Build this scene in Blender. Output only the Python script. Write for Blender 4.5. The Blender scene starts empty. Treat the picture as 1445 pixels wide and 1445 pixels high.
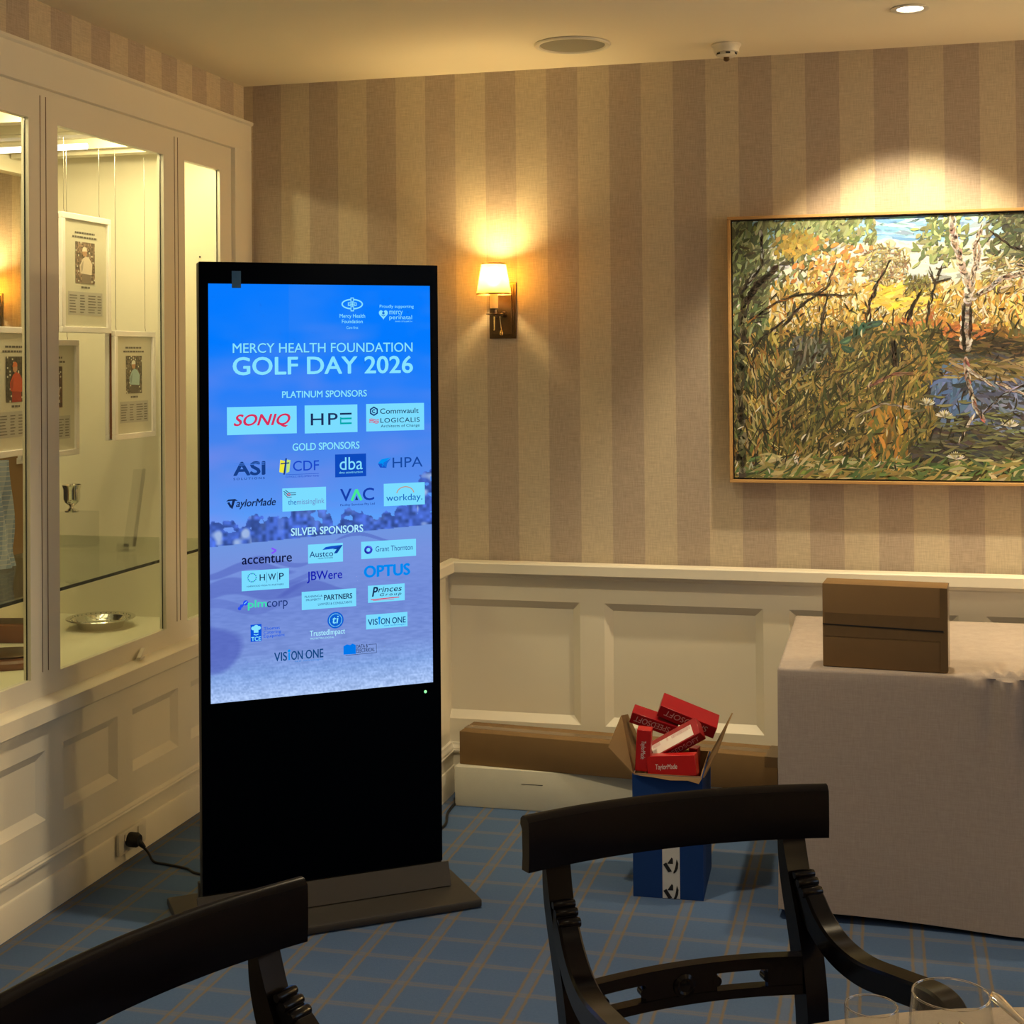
import bpy, bmesh, math, random
import numpy as np
from mathutils import Vector, Matrix, Euler
random.seed(4)
S = bpy.context.scene
COL = S.collection
R = math.radians
PI = math.pi

# ------------------------------------------------------------------ camera
cam = bpy.data.cameras.new('camera')
cam.sensor_width = 36.0
cam.lens = 2043.05 / 1445 * 36.0
cam.shift_y = -(722.5 - 480.0) / 1445
cam.clip_start = 0.05
camo = bpy.data.objects.new('camera', cam)
COL.objects.link(camo)
mr = ((0.96838307, 0.24930867, -0.00891182), (-0.01158809, 0.00926911, -0.99988989), (-0.24919861, 0.96837971, 0.01186506))
camo.matrix_world = Matrix(((mr[0][0], -mr[1][0], -mr[2][0], 2.47929),
                            (mr[0][1], -mr[1][1], -mr[2][1], -5.34785),
                            (mr[0][2], -mr[1][2], -mr[2][2], 1.65), (0, 0, 0, 1)))
S.camera = camo

# ------------------------------------------------------------------ world, exposure, large lights
w = bpy.data.worlds.new('world'); S.world = w
w.use_nodes = True
w.node_tree.nodes['Background'].inputs[0].default_value = (1.0, 0.72, 0.42, 1)
w.node_tree.nodes['Background'].inputs[1].default_value = 0.02
S.view_settings.view_transform = 'Standard'
S.view_settings.look = 'None'
S.view_settings.exposure = 0.2
S.view_settings.gamma = 1.0

WARM = (1.0, 0.72, 0.36)
def light(kind, name, loc, power, color, **kw):
    l = bpy.data.lights.new(name, kind); l.energy = power; l.color = color
    for k, v in kw.items():
        if k not in ('rot', 'to'): setattr(l, k, v)
    o = bpy.data.objects.new(name, l); COL.objects.link(o); o.location = loc
    if 'rot' in kw: o.rotation_euler = kw['rot']
    if 'to' in kw: o.rotation_euler = (Vector(kw['to']) - Vector(loc)).to_track_quat('-Z', 'Y').to_euler()
    return o
DL = dict(spot_size=R(80), spot_blend=0.48, shadow_soft_size=0.028)
FAR = dict(spot_size=R(110), spot_blend=0.9, shadow_soft_size=0.05)
LC = (1.0, 0.81, 0.50)
for x, p in ((2.57, 82), (3.75, 88), (4.95, 60)):
    light('SPOT', 'downlight_beam', (x, -0.60, 2.725), p, LC, to=(x, -0.222, 1.725), **DL)
for x, y, p in ((1.5, -1.55, 92), (3.0, -1.75, 7), (4.4, -2.1, 20), (2.9, -3.9, 14), (4.7, -4.6, 12)):  # unseen downlights, placed to brighten the wainscot, floor and foreground
    light('SPOT', 'downlight_beam', (x, y, 2.725), p, (1.0, 0.80, 0.50), **FAR)
# unseen lamps added to brighten the ceiling and upper walls, with some warm fill
for x, y, p in ((5.2, -0.12, 66), (5.45, -1.4, 20), (5.45, -5.0, 10), (3.2, -8.05, 8)):
    light('POINT', 'unseen_fill_glow', (x, y, 2.05), p, (1.0, 0.72, 0.34), shadow_soft_size=0.06)
# broad warm fill added under the ceiling, behind the camera
light('AREA', 'room_fill', (3.2, -6.6, 2.68), 6, WARM, shape='RECTANGLE', size=3.6, size_y=2.0)
# daylight through the window in the right wall
light('AREA', 'daylight', (5.46, -3.1, 1.55), 11, (0.62, 0.78, 1.0), shape='RECTANGLE', size=1.3, size_y=1.3, rot=(0, R(90), 0))
# lamps of the glass display case and an added fill strip
CASEC = (1.0, 0.83, 0.42)
for y, p in ((-0.57, 5.2), (-1.22, 3), (-1.95, 3)):
    light('POINT', 'case_lamp_glow', (-0.25, y, 2.455), p, CASEC, shadow_soft_size=0.02)
light('AREA', 'case_front_fill', (-0.055, -1.25, 2.44), 5.5, CASEC, shape='RECTANGLE', size=0.04, size_y=2.2, rot=(0, R(38), 0))  # unseen strip added to light the fronts of the hanging frames
light('AREA', 'case_tube_glow', (-0.46, -1.05, 2.42), 7.2, CASEC, shape='RECTANGLE', size=0.7, size_y=1.5)

# ------------------------------------------------------------------ materials
def lin(c):
    return tuple((v / 12.92 if v <= .04045 else ((v + .055) / 1.055) ** 2.4) for v in c)
def srgb(r, g, b): return lin((r / 255, g / 255, b / 255))
class NT:
    def __init__(s, name):
        s.m = bpy.data.materials.new(name); s.m.use_nodes = True
        s.t = s.m.node_tree; s.b = s.t.nodes['Principled BSDF']; s.out = s.t.nodes['Material Output']
    def n(s, typ, **kw):
        nd = s.t.nodes.new(typ)
        for k, v in kw.items(): setattr(nd, k, v)
        return nd
    def l(s, a, b): s.t.links.new(a, b)
    def math(s, op, a, b=None, c=None, clamp=False):
        nd = s.n('ShaderNodeMath', operation=op); nd.use_clamp = clamp
        for i, v in enumerate((a, b, c)):
            if v is None: continue
            if isinstance(v, (int, float)): nd.inputs[i].default_value = v
            else: s.l(v, nd.inputs[i])
        return nd.outputs[0]
    def mix(s, f, a, b):
        nd = s.n('ShaderNodeMix', data_type='RGBA')
        for i, v in ((0, f), (6, a), (7, b)):
            if isinstance(v, (int, float)): nd.inputs[i].default_value = v
            elif isinstance(v, tuple): nd.inputs[i].default_value = (*v[:3], 1)
            else: s.l(v, nd.inputs[i])
        return nd.outputs[2]
    def pos(s):
        g = s.n('ShaderNodeNewGeometry'); x = s.n('ShaderNodeSeparateXYZ'); s.l(g.outputs['Position'], x.inputs[0])
        return g.outputs['Position'], x.outputs
    def obj(s):
        return s.n('ShaderNodeTexCoord').outputs['Object']
    def noise(s, vec, scale, detail=3, rough=.5, stretch=None):
        nd = s.n('ShaderNodeTexNoise'); nd.inputs['Scale'].default_value = scale
        nd.inputs['Detail'].default_value = detail; nd.inputs['Roughness'].default_value = rough
        if stretch:
            mp = s.n('ShaderNodeMapping'); mp.inputs['Scale'].default_value = stretch
            s.l(vec, mp.inputs[0]); vec = mp.outputs[0]
        s.l(vec, nd.inputs['Vector']); return nd.outputs['Fac']
    def bump(s, h, strength=.2, dist=.002):
        nd = s.n('ShaderNodeBump'); nd.inputs['Strength'].default_value = strength; nd.inputs['Distance'].default_value = dist
        s.l(h, nd.inputs['Height']); s.l(nd.outputs[0], s.b.inputs['Normal'])
    def set(s, **kw):
        for k, v in kw.items():
            k = k.replace('_', ' ')
            i = s.b.inputs[k]
            if hasattr(v, 'is_linked') or hasattr(v, 'links'): s.l(v, i)
            elif isinstance(v, tuple): i.default_value = (*v[:3], 1)
            else: i.default_value = v
        return s
def plain(name, col, rough=.5, metal=0.0, var=.06, scale=30, bump=0.0, spec=.4, coat=0.0, stretch=None):
    t = NT(name); v = t.obj(); f = t.noise(v, scale, 4, .55, stretch)
    a = tuple(c * (1 - var) for c in col); b = tuple(min(1, c * (1 + var)) for c in col)
    t.set(Base_Color=t.mix(f, a, b), Roughness=rough, Metallic=metal)
    t.b.inputs['Specular IOR Level'].default_value = spec
    t.b.inputs['Coat Weight'].default_value = coat
    t.b.inputs['Coat Roughness'].default_value = .12
    if bump: t.bump(f, bump)
    return t.m
def weave(name, ca, cb, sc=420, rough=.85, bump=.3):
    t = NT(name); p, x = t.pos()
    n1 = t.noise(p, sc, 2, .6, (1, 1, .08)); n2 = t.noise(p, sc, 2, .6, (.08, .08, 1)); n3 = t.noise(p, 9, 3)
    h = t.math('ADD', t.math('MULTIPLY', n1, .5), t.math('MULTIPLY', n2, .5))
    f = t.math('MULTIPLY_ADD', h, 2.6, -.8, clamp=True)
    c = t.mix(f, ca, cb)
    t.set(Base_Color=c, Roughness=rough); t.b.inputs['Specular IOR Level'].default_value = .15
    t.bump(h, bump, .001)
    return t.m
M = {}
PAINT = (.80, .76, .65)
M['paint'] = plain('cream_paint', PAINT, .42, var=.02, scale=4, bump=.02)
M['ceiling'] = plain('ceiling_paint', (.86, .79, .63), .8, var=.015, scale=3)
M['casepaint'] = plain('case_lining_paint', (.80, .75, .60), .6, var=.02, scale=3)
# striped fabric wallpaper
def wallpaper(name, axis, start, half):
    t = NT(name); p, x = t.pos()
    u = t.math('DIVIDE', t.math('SUBTRACT', x[axis], start), half * 2)
    fr = t.math('FRACT', t.math('ADD', u, 40.0))
    edge = t.math('SUBTRACT', .25, t.math('ABSOLUTE', t.math('SUBTRACT', fr, .25)))   # >0 inside the first half
    e2 = t.math('SUBTRACT', .25, t.math('ABSOLUTE', t.math('SUBTRACT', fr, 1.25)))
    m = t.math('MULTIPLY_ADD', t.math('MAXIMUM', edge, e2), 160.0, .5, clamp=True)
    n1 = t.noise(p, 330, 2, .6, (1, 1, .06)); n2 = t.noise(p, 330, 2, .6, (.06, .06, 1)); n3 = t.noise(p, 60, 3, .6, (.3, .3, 1))
    h = t.math('ADD', t.math('MULTIPLY', n1, .5), t.math('MULTIPLY', n2, .5))
    f = t.math('MULTIPLY_ADD', h, 3.4, -1.2, clamp=True)
    light_ = t.mix(f, (.50, .425, .315), (.68, .59, .45)); dark_ = t.mix(f, (.395, .325, .26), (.545, .455, .375))
    c = t.mix(m, light_, dark_)
    t.set(Base_Color=c, Roughness=.8); t.b.inputs['Specular IOR Level'].default_value = .15
    t.bump(h, .35, .001); return t.m
M['wallpaper'] = wallpaper('striped_wallpaper', 0, .281, .1206)
M['wallpaper_side'] = wallpaper('striped_wallpaper_side', 1, -.210, .1177)
# plaid carpet
def carpet():
    t = NT('plaid_carpet'); p, x = t.pos()
    wob = t.math('MULTIPLY_ADD', t.noise(p, 45, 2), .006, -.003)
    def dist(c, o, per):
        u = t.math('ADD', t.math('DIVIDE', t.math('SUBTRACT', t.math('ADD', c, wob), o), per), 60.5)
        return t.math('MULTIPLY', t.math('ABSOLUTE', t.math('SUBTRACT', t.math('FRACT', u), .5)), per)
    dx = dist(x[0], 1.222, .1659); dy = dist(x[1], -1.70, .152)
    lx = t.math('SUBTRACT', 1.0, t.math('DIVIDE', t.math('ABSOLUTE', t.math('SUBTRACT', dx, .0155)), .0062), clamp=True)
    gap = t.math('MULTIPLY_ADD', t.math('SUBTRACT', .012, dx), 160, .3, clamp=True)
    ly = t.math('SUBTRACT', 1.0, t.math('DIVIDE', t.math('ABSOLUTE', t.math('SUBTRACT', dy, .006)), .010), clamp=True)
    n = t.noise(p, 500, 2, .7); n2 = t.noise(p, 14, 3); n3 = t.noise(p, 130, 2)
    blue = t.mix(n3, (.062, .120, .265), (.090, .160, .325))
    blue = t.mix(t.math('MULTIPLY', n2, .45), blue, (.098, .152, .275))
    tan = (.215, .16, .09)
    c = t.mix(t.math('MULTIPLY', gap, .35), blue, (.155, .19, .27))
    c = t.mix(t.math('MULTIPLY', ly, .5), c, (.22, .185, .15))
    c = t.mix(t.math('MULTIPLY', t.math('MULTIPLY_ADD', lx, 1.4, 0, clamp=True), .8), c, tan)
    c = t.mix(t.math('MULTIPLY', n, .25), c, (.07, .09, .12))
    t.set(Base_Color=c, Roughness=.95); t.b.inputs['Specular IOR Level'].default_value = .05
    t.bump(n, .5, .004); return t.m
M['carpet'] = carpet()
M['linen'] = weave('grey_linen', (.345, .295, .265), (.435, .375, .34), 380, bump=.1)
M['linen_near'] = weave('beige_linen', (.46, .41, .35), (.58, .52, .45), 380, bump=.1)
M['mahogany'] = plain('dark_polished_mahogany', (.0036, .0028, .0046), .2, var=.5, scale=9, spec=.2, stretch=(1, 8, 8))
M['kiosk'] = plain('black_glass_panel', (.0004, .0012, .0034), .4, spec=.02, var=.1)
M['kiosk_side'] = plain('black_metal_casing', (.012, .012, .013), .45, spec=.35)
M['base_metal'] = plain('charcoal_powder_coat', (.038, .035, .032), .5, spec=.35, var=.12, scale=300)
def card(name, c):
    t = NT(name); v = t.obj()
    n1 = t.noise(v, 12, 4); n2 = t.noise(v, 300, 2, .6, (1, .1, 1))
    a = tuple(k * .82 for k in c)
    t.set(Base_Color=t.mix(t.math('MULTIPLY_ADD', n1, .7, t.math('MULTIPLY', n2, .3)), a, c), Roughness=.75)
    t.b.inputs['Specular IOR Level'].default_value = .2
    t.bump(n2, .12, .001); return t.m
M['cardboard'] = card('brown_cardboard', (.235, .143, .064))
M['cardboard_dull'] = card('dull_brown_cardboard', (.33, .20, .10))
M['cardwhite'] = card('white_card', (.72, .70, .60))
M['tape'] = plain('glossy_packing_tape', (.165, .105, .052), .2, spec=.3, var=.1)
M['bluecard'] = card('blue_printed_card', (.008, .045, .20))
M['red'] = plain('red_glossy_card', (.30, .006, .014), .3, var=.12, scale=18, spec=.3)
M['redbright'] = plain('bright_red_card', (.50, .014, .014), .3, var=.08, scale=18, spec=.3)
M['whiteink'] = plain('white_print', (.80, .76, .74), .5)
M['greyink'] = plain('pale_pink_print', (.62, .40, .42), .5)
M['blackink'] = plain('black_print', (.012, .012, .014), .5)
M['label'] = plain('white_paper_label', (.80, .74, .70), .5)
M['tapewhite'] = plain('white_vinyl_tape', (.62, .62, .60), .35)
M['black_rubber'] = plain('black_rubber', (.006, .006, .007), .5)
M['white_plastic'] = plain('cream_plastic', (.72, .68, .58), .35)
M['metal'] = plain('polished_silver', (.80, .78, .74), .14, 1.0, var=.03)
M['brass'] = plain('aged_brass', (.62, .40, .14), .25, 1.0, var=.1)
M['bronze'] = plain('dark_bronze', (.16, .105, .06), .35, .9, var=.2)
M['chrome'] = plain('satin_steel', (.62, .60, .56), .25, 1.0, var=.05)
M['goldwood'] = plain('blond_wood_frame', (.56, .33, .13), .45, var=.15, scale=6, stretch=(1, 1, 12))
M['grill'] = plain('grey_speaker_grille', (.27, .26, .22), .7, var=.2, scale=600)
M['woodtrophy'] = plain('reddish_wood', (.17, .06, .028), .35, var=.3, scale=8, stretch=(1, 6, 1), coat=.2)
M['gasket'] = plain('dark_glass_edge', (.010, .016, .012), .2)
def glassy(name, tint, gloss, rough=.02):
    t = NT(name)
    tr = t.n('ShaderNodeBsdfTransparent'); tr.inputs[0].default_value = (*tint, 1)
    gl = t.n('ShaderNodeBsdfGlossy'); gl.inputs['Roughness'].default_value = rough
    fr = t.n('ShaderNodeLayerWeight'); fr.inputs[0].default_value = .5
    fk = t.math('MULTIPLY_ADD', t.math('POWER', fr.outputs['Facing'], 5.0), .9, .035)
    mx = t.n('ShaderNodeMixShader'); t.l(t.math('MULTIPLY', fk, gloss), mx.inputs[0])
    t.l(tr.outputs[0], mx.inputs[1]); t.l(gl.outputs[0], mx.inputs[2]); t.l(mx.outputs[0], t.out.inputs[0])
    return t.m
M['pane'] = glassy('clear_pane', (.985, .99, .975), .5)
M['shelfglass'] = glassy('green_shelf_glass', (.93, .96, .92), .55)
M['acrylic'] = glassy('clear_acrylic', (.975, .98, .97), .45)
M['thinglass'] = glassy('thin_clear_glass', (.975, .98, .98), 1.0, .0)
t = NT('table_glass'); t.set(Base_Color=(1, 1, 1), Roughness=.0); t.b.inputs['Transmission Weight'].default_value = 1; t.b.inputs['IOR'].default_value = 1.45
M['glass'] = t.m
def emit(name, col, st):
    t = NT(name); t.set(Base_Color=(.8, .8, .8)); t.b.inputs['Emission Color'].default_value = (*col, 1); t.b.inputs['Emission Strength'].default_value = st
    return t.m
M['bulb'] = emit('glowing_bulb', (1, .70, .28), 650)
M['downlamp'] = emit('glowing_lamp', (1, .93, .8), 9)
M['tubelamp'] = emit('glowing_tube', (1, .93, .78), 3)
M['green_led'] = emit('green_indicator_light', (.05, .9, .28), 1.0)
def shade():
    t = NT('cream_lamp_shade')
    d = t.n('ShaderNodeBsdfDiffuse'); d.inputs[0].default_value = (.82, .62, .30, 1)
    tl = t.n('ShaderNodeBsdfTranslucent'); tl.inputs[0].default_value = (1.0, .80, .36, 1)
    mx = t.n('ShaderNodeMixShader'); mx.inputs[0].default_value = .55
    t.l(d.outputs[0], mx.inputs[1]); t.l(tl.outputs[0], mx.inputs[2])
    tr = t.n('ShaderNodeBsdfTransparent'); tr.inputs[0].default_value = (1, .78, .34, 1)
    m2 = t.n('ShaderNodeMixShader'); m2.inputs[0].default_value = .20; t.l(mx.outputs[0], m2.inputs[1]); t.l(tr.outputs[0], m2.inputs[2]); t.l(m2.outputs[0], t.out.inputs[0]); return t.m
M['shade'] = shade()
M['candle'] = plain('ivory_candle_sleeve', (.80, .62, .32), .5)
def vcol(name, emission, rough=.5):
    t = NT(name); a = t.n('ShaderNodeAttribute'); a.attribute_name = 'Col'
    if emission:
        t.set(Base_Color=(0.0, 0.0, 0.0), Roughness=.3); t.l(a.outputs['Color'], t.b.inputs['Emission Color']); t.b.inputs['Emission Strength'].default_value = emission
        t.b.inputs['Specular IOR Level'].default_value = .02
    else:
        n = t.noise(t.obj(), 160, 3)
        t.l(t.mix(t.math('MULTIPLY', n, .12), a.outputs['Color'], (.4, .37, .28)), t.b.inputs['Base Color']); t.set(Roughness=rough)
        t.bump(n, .25, .002)
    return t.m
M['pixels'] = vcol('screen_pixels', .87)
M['oil'] = vcol('oil_paint', 0, .5)
M['print'] = vcol('printed_card', 0, .6)

# ------------------------------------------------------------------ mesh helpers
class G:
    def __init__(s): s.bm = bmesh.new(); s.mi = 0
    def _mat(s, faces, m):
        for f in faces: f.material_index = m
    def box(s, x0, x1, y0, y1, z0, z1, bev=0, m=0, seg=2, mtx=None):
        n0 = len(s.bm.faces)
        r = bmesh.ops.create_cube(s.bm, size=1)
        vs = r['verts']
        for v in vs: v.co = Vector((x0 + (v.co.x + .5) * (x1 - x0), y0 + (v.co.y + .5) * (y1 - y0), z0 + (v.co.z + .5) * (z1 - z0)))
        fs = set(f for v in vs for f in v.link_faces)
        if bev:
            es = list(set(e for v in vs for e in v.link_edges))
            r = bmesh.ops.bevel(s.bm, geom=es, offset=bev, segments=seg, affect='EDGES', profile=.5)
            vs = set(v for f in r['faces'] for v in f.verts)
            fs = set(f for v in vs for f in v.link_faces)
            vs = list(set(v for f in fs for v in f.verts))
        s._mat(fs, m)
        if mtx is not None:
            for v in vs: v.co = mtx @ v.co
        return s
    def poly(s, pts, m=0):
        f = s.bm.faces.new([s.bm.verts.new(p) for p in pts]); f.material_index = m; return s
    def prism(s, pts, vec, m=0):
        vec = Vector(vec); a = [s.bm.verts.new(p) for p in pts]; b = [s.bm.verts.new(Vector(p) + vec) for p in pts]
        n = len(a); fs = [s.bm.faces.new(a), s.bm.faces.new(b[::-1])]
        for i in range(n): fs.append(s.bm.faces.new((a[i], b[i], b[(i + 1) % n], a[(i + 1) % n])))
        s._mat(fs, m); return s
    def lathe(s, prof, seg=32, o=(0, 0, 0), m=0, mtx=None, closed=False):
        rings = []
        for r, z in prof:
            if r < 1e-6: ring = [s.bm.verts.new((0, 0, z))]
            else: ring = [s.bm.verts.new((r * math.cos(2 * PI * k / seg), r * math.sin(2 * PI * k / seg), z)) for k in range(seg)]
            rings.append(ring)
        pairs = list(zip(rings, rings[1:])) + ([(rings[-1], rings[0])] if closed else [])
        for a, b in pairs:
            for k in range(seg):
                k2 = (k + 1) % seg
                if len(a) == 1 and len(b) == 1: continue
                if len(a) == 1: f = s.bm.faces.new((a[0], b[k2], b[k]))
                elif len(b) == 1: f = s.bm.faces.new((a[k], a[k2], b[0]))
                else: f = s.bm.faces.new((a[k], a[k2], b[k2], b[k]))
                f.material_index = m
        for ring in rings:
            for v in ring:
                if mtx is not None: v.co = mtx @ v.co
                v.co += Vector(o)
        return s
    def sweep(s, pts, secs, up=(0, 0, 1), m=0, caps=True):
        """sweep: secs = one list of (a,b) section points, or a list of lists; a along side axis, b along up"""
        pts = [Vector(p) for p in pts]; n = len(pts)
        if not isinstance(secs[0][0], (tuple, list)): secs = [secs] * n
        rings = []
        for i, p in enumerate(pts):
            d = (pts[min(i + 1, n - 1)] - pts[max(i - 1, 0)]).normalized()
            side = d.cross(Vector(up))
            if side.length < 1e-4: side = d.cross(Vector((1, 0, 0)))
            side.normalize(); u = side.cross(d)
            rings.append([s.bm.verts.new(p + side * a + u * b) for a, b in secs[i]])
        k = len(rings[0]); fs = []
        for a, b in zip(rings, rings[1:]):
            for j in range(k): fs.append(s.bm.faces.new((a[j], a[(j + 1) % k], b[(j + 1) % k], b[j])))
        if caps: fs.append(s.bm.faces.new(rings[0][::-1])); fs.append(s.bm.faces.new(rings[-1]))
        s._mat(fs, m); return s
    def tube(s, pts, r, seg=10, m=0):
        if not isinstance(r, (list, tuple)): r = [r] * len(pts)
        return s.sweep(pts, [[(q * math.cos(2 * PI * k / seg), q * math.sin(2 * PI * k / seg)) for k in range(seg)] for q in r], m=m)
    def build(s, name, mats, parent=None, smooth=40, label=None, colors=None):
        bmesh.ops.recalc_face_normals(s.bm, faces=s.bm.faces[:])
        me = bpy.data.meshes.new(name); s.bm.to_mesh(me); s.bm.free()
        return finish(me, name, mats, parent, smooth, label)
def finish(me, name, mats, parent=None, smooth=40, label=None):
    for mt in (mats if isinstance(mats, (list, tuple)) else [mats]): me.materials.append(M[mt] if isinstance(mt, str) else mt)
    if smooth:
        me.polygons.foreach_set('use_smooth', [True] * len(me.polygons)); me.set_sharp_from_angle(angle=R(smooth))
    o = bpy.data.objects.new(name, me); COL.objects.link(o)
    if parent: o.parent = parent
    if label: o['label'] = label
    return o
def spline(pts, n=8):
    pts = [Vector(p) for p in pts]; out = []
    P = [pts[0] * 2 - pts[1]] + pts + [pts[-1] * 2 - pts[-2]]
    for i in range(1, len(P) - 2):
        a, b, c, d = P[i - 1:i + 3]
        for k in range(n):
            q = k / n
            out.append(.5 * ((2 * b) + (c - a) * q + (2 * a - 5 * b + 4 * c - d) * q * q + (3 * b - a - 3 * c + d) * q ** 3))
    out.append(pts[-1]); return out
def thing(name, label, cat, loc=(0, 0, 0), rz=0, group=None):
    o = bpy.data.objects.new(name, None); COL.objects.link(o); o.location = loc; o.rotation_euler = (0, 0, rz)
    o.empty_display_size = .1
    return tag(o, label, cat, group)
def tag(o, label, cat, group=None):
    o['label'] = label; o['category'] = cat
    if group: o['group'] = group
    return o
def struct(o): o['kind'] = 'structure'; return o
def dup(root, loc, rz, label, group=None):
    def rec(o, par):
        c = o.copy(); COL.objects.link(c); c.parent = par
        for ch in [k for k in bpy.data.objects if k.parent == o]: rec(ch, c)
        return c
    c = rec(root, None); c.location = loc; c.rotation_euler = (0, 0, rz); c['label'] = label
    if group: c['group'] = group
    return c
class CG:
    """flat coloured polygons, later one mesh with a colour attribute"""
    def __init__(s): s.v = []; s.f = []; s.c = []
    def poly(s, pts, col):
        k = len(s.v); s.v += [tuple(p) for p in pts]; s.f.append(tuple(range(k, k + len(pts)))); s.c.append(col)
    def build(s, name, mat, parent=None):
        me = bpy.data.meshes.new(name); me.from_pydata(s.v, [], s.f); me.update()
        ca = me.color_attributes.new('Col', 'FLOAT_COLOR', 'CORNER')
        arr = np.ones((len(me.loops), 4), np.float32); i = 0
        for f, c in zip(s.f, s.c):
            arr[i:i + len(f), :3] = c; i += len(f)
        ca.data.foreach_set('color', arr.ravel())
        return finish(me, name, mat, parent, 0)
_tc = {}
def text_mesh(body, bold=0.0, shear=0.0, space=1.0):
    key = (body, bold, shear, space)
    if key in _tc: return _tc[key]
    cu = bpy.data.curves.new('txt', 'FONT'); cu.body = body; cu.size = 1; cu.offset = bold; cu.shear = shear; cu.space_character = space
    cu.resolution_u = 4
    o = bpy.data.objects.new('txt', cu); COL.objects.link(o)
    dg = bpy.context.evaluated_depsgraph_get(); dg.update()
    me = bpy.data.meshes.new_from_object(o.evaluated_get(dg))
    V = [(v.co.x, v.co.y) for v in me.vertices]; F = [tuple(p.vertices) for p in me.polygons]
    bpy.data.objects.remove(o); bpy.data.curves.remove(cu); bpy.data.meshes.remove(me)
    _tc[key] = (V, F); return V, F
def fit_text(body, box, bold=0, shear=0, space=1.0):
    """2-D polygons of a text fitted to box (u0, v0, u1, v1); v0 is the base line"""
    V, F = text_mesh(body, bold, shear, space)
    x0 = min(v[0] for v in V); x1 = max(v[0] for v in V); y1 = max(v[1] for v in V)
    u0, v0, u1, v1 = box; sx = (u1 - u0) / (x1 - x0); sy = (v1 - v0) / y1
    return [[(u0 + (V[i][0] - x0) * sx, v0 + V[i][1] * sy) for i in f] for f in F]

# ------------------------------------------------------------------ the room shell
H = 2.745
g = G(); g.box(-.05, 5.6, -8.2, .12, -.1, 0); struct(g.build('floor', 'carpet', smooth=0))
g = G(); g.box(-3.2, 5.6, -8.2, .5, H, H + .1); struct(g.build('ceiling', 'ceiling', smooth=0))
g = G(); g.box(0, 5.6, 0, .12, 0, H); struct(g.build('wall_back', 'wallpaper', smooth=0))
g = G()
g.box(-.1, 0, -8.2, 0, 0, .585); g.box(-.1, 0, -8.2, 0, 2.57, H); g.box(-.1, 0, -8.2, -2.45, .585, 2.57)
struct(g.build('wall_left', 'wallpaper_side', smooth=0))
g = G(); g.box(5.6, 5.7, -8.2, .12, 0, .85); g.box(5.6, 5.7, -8.2, .12, 2.25, H)
g.box(5.6, 5.7, -8.2, -3.8, .85, 2.25); g.box(5.6, 5.7, -2.4, .12, .85, 2.25)
struct(g.build('wall_right', 'wallpaper_side', smooth=0))
g = G(); g.box(-.1, 5.7, -8.3, -8.2, 0, H); struct(g.build('wall_front', 'wallpaper', smooth=0))
g = G()
for a, b, c, d in ((-3.86, -2.34, .79, .85), (-3.86, -2.34, 2.25, 2.31), (-3.86, -3.8, .85, 2.25), (-2.4, -2.34, .85, 2.25), (-3.12, -3.08, .85, 2.25)):
    g.box(5.56, 5.66, a, b, c, d)
wf = struct(g.build('window_1', 'paint', smooth=0))
g = G(); g.box(5.62, 5.63, -3.8, -2.4, .85, 2.25); g.build('window_pane', 'pane', wf, smooth=0)

def panelled(panels, u0, u1, z0, z1, pz0, pz1, P, slope=.03, dep=.022, d0=.012):
    """face with recessed panels; P(u, d, z) -> world"""
    g = G(); q = lambda *pts: g.poly([P(*p) for p in pts])
    q((u0, d0, z0), (u1, d0, z0), (u1, d0, pz0), (u0, d0, pz0)); q((u0, d0, pz1), (u1, d0, pz1), (u1, d0, z1), (u0, d0, z1))
    e = u0
    for a, b in panels:
        a2, b2 = max(a, u0), min(b, u1)
        if a2 > e: q((e, d0, pz0), (a2, d0, pz0), (a2, d0, pz1), (e, d0, pz1))
        e = b2
        d1 = d0 - dep; ia, ib, ja, jb = a2 + (slope if a >= u0 else 0), b2 - (slope if b <= u1 else 0), pz0 + slope, pz1 - slope
        st = .004
        q((a2, d0, pz0), (b2, d0, pz0), (ib, d1, ja), (ia, d1, ja)); q((a2, d0, pz1), (b2, d0, pz1), (ib, d1, jb), (ia, d1, jb))
        if a >= u0: q((a2, d0, pz0), (a2, d0, pz1), (ia, d1, jb), (ia, d1, ja))
        if b <= u1: q((b2, d0, pz0), (b2, d0, pz1), (ib, d1, jb), (ib, d1, ja))
        q((ia, d1, ja), (ib, d1, ja), (ib, d1, jb), (ia, d1, jb))
    if e < u1: q((e, d0, pz0), (u1, d0, pz0), (u1, d0, pz1), (e, d0, pz1))
    return g
RAIL = [(0, .815), (.012, .822), (.014, .832), (.040, .834), (.044, .838), (.044, .872), (.040, .877), (0, .880)]
BASE = [(0, 0), (.032, 0), (.032, .094), (.029, .100), (.023, .102), (.023, .146), (.030, .150), (.031, .157), (.026, .160), (.026, .164), (.020, .172), (.016, .176), (.014, .184), (0, .186)]
BD = .022   # panelling stands this far in front of the wall
Pb = lambda u, d, z: (u, -BD - d, z)
pan = [(.853 - .08 + k * .677 - 0, .853 - .08 + k * .677 + .590) for k in range(0, 7)]
pan = [(1.457 + (k - 1) * .677, 2.042 + (k - 1) * .677) for k in range(0, 7)]
g = panelled(pan, .853, 5.6, .18, .83, .274, .731, Pb)
g.poly([(.853, -BD - .012, .83), (5.6, -BD - .012, .83), (5.6, 0, .83), (.853, 0, .83)])
struct(g.build('trim_1', 'paint', smooth=0))
def extr(prof, f, a, b, name):
    g = G(); g.prism([f(a, d, z) for d, z in prof], Vector(f(b, 0, 0)) - Vector(f(a, 0, 0))); return struct(g.build(name, 'paint', smooth=30))
extr(RAIL, lambda u, d, z: (u, -BD - .012 - d, z), .853, 5.6, 'trim_2')
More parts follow.
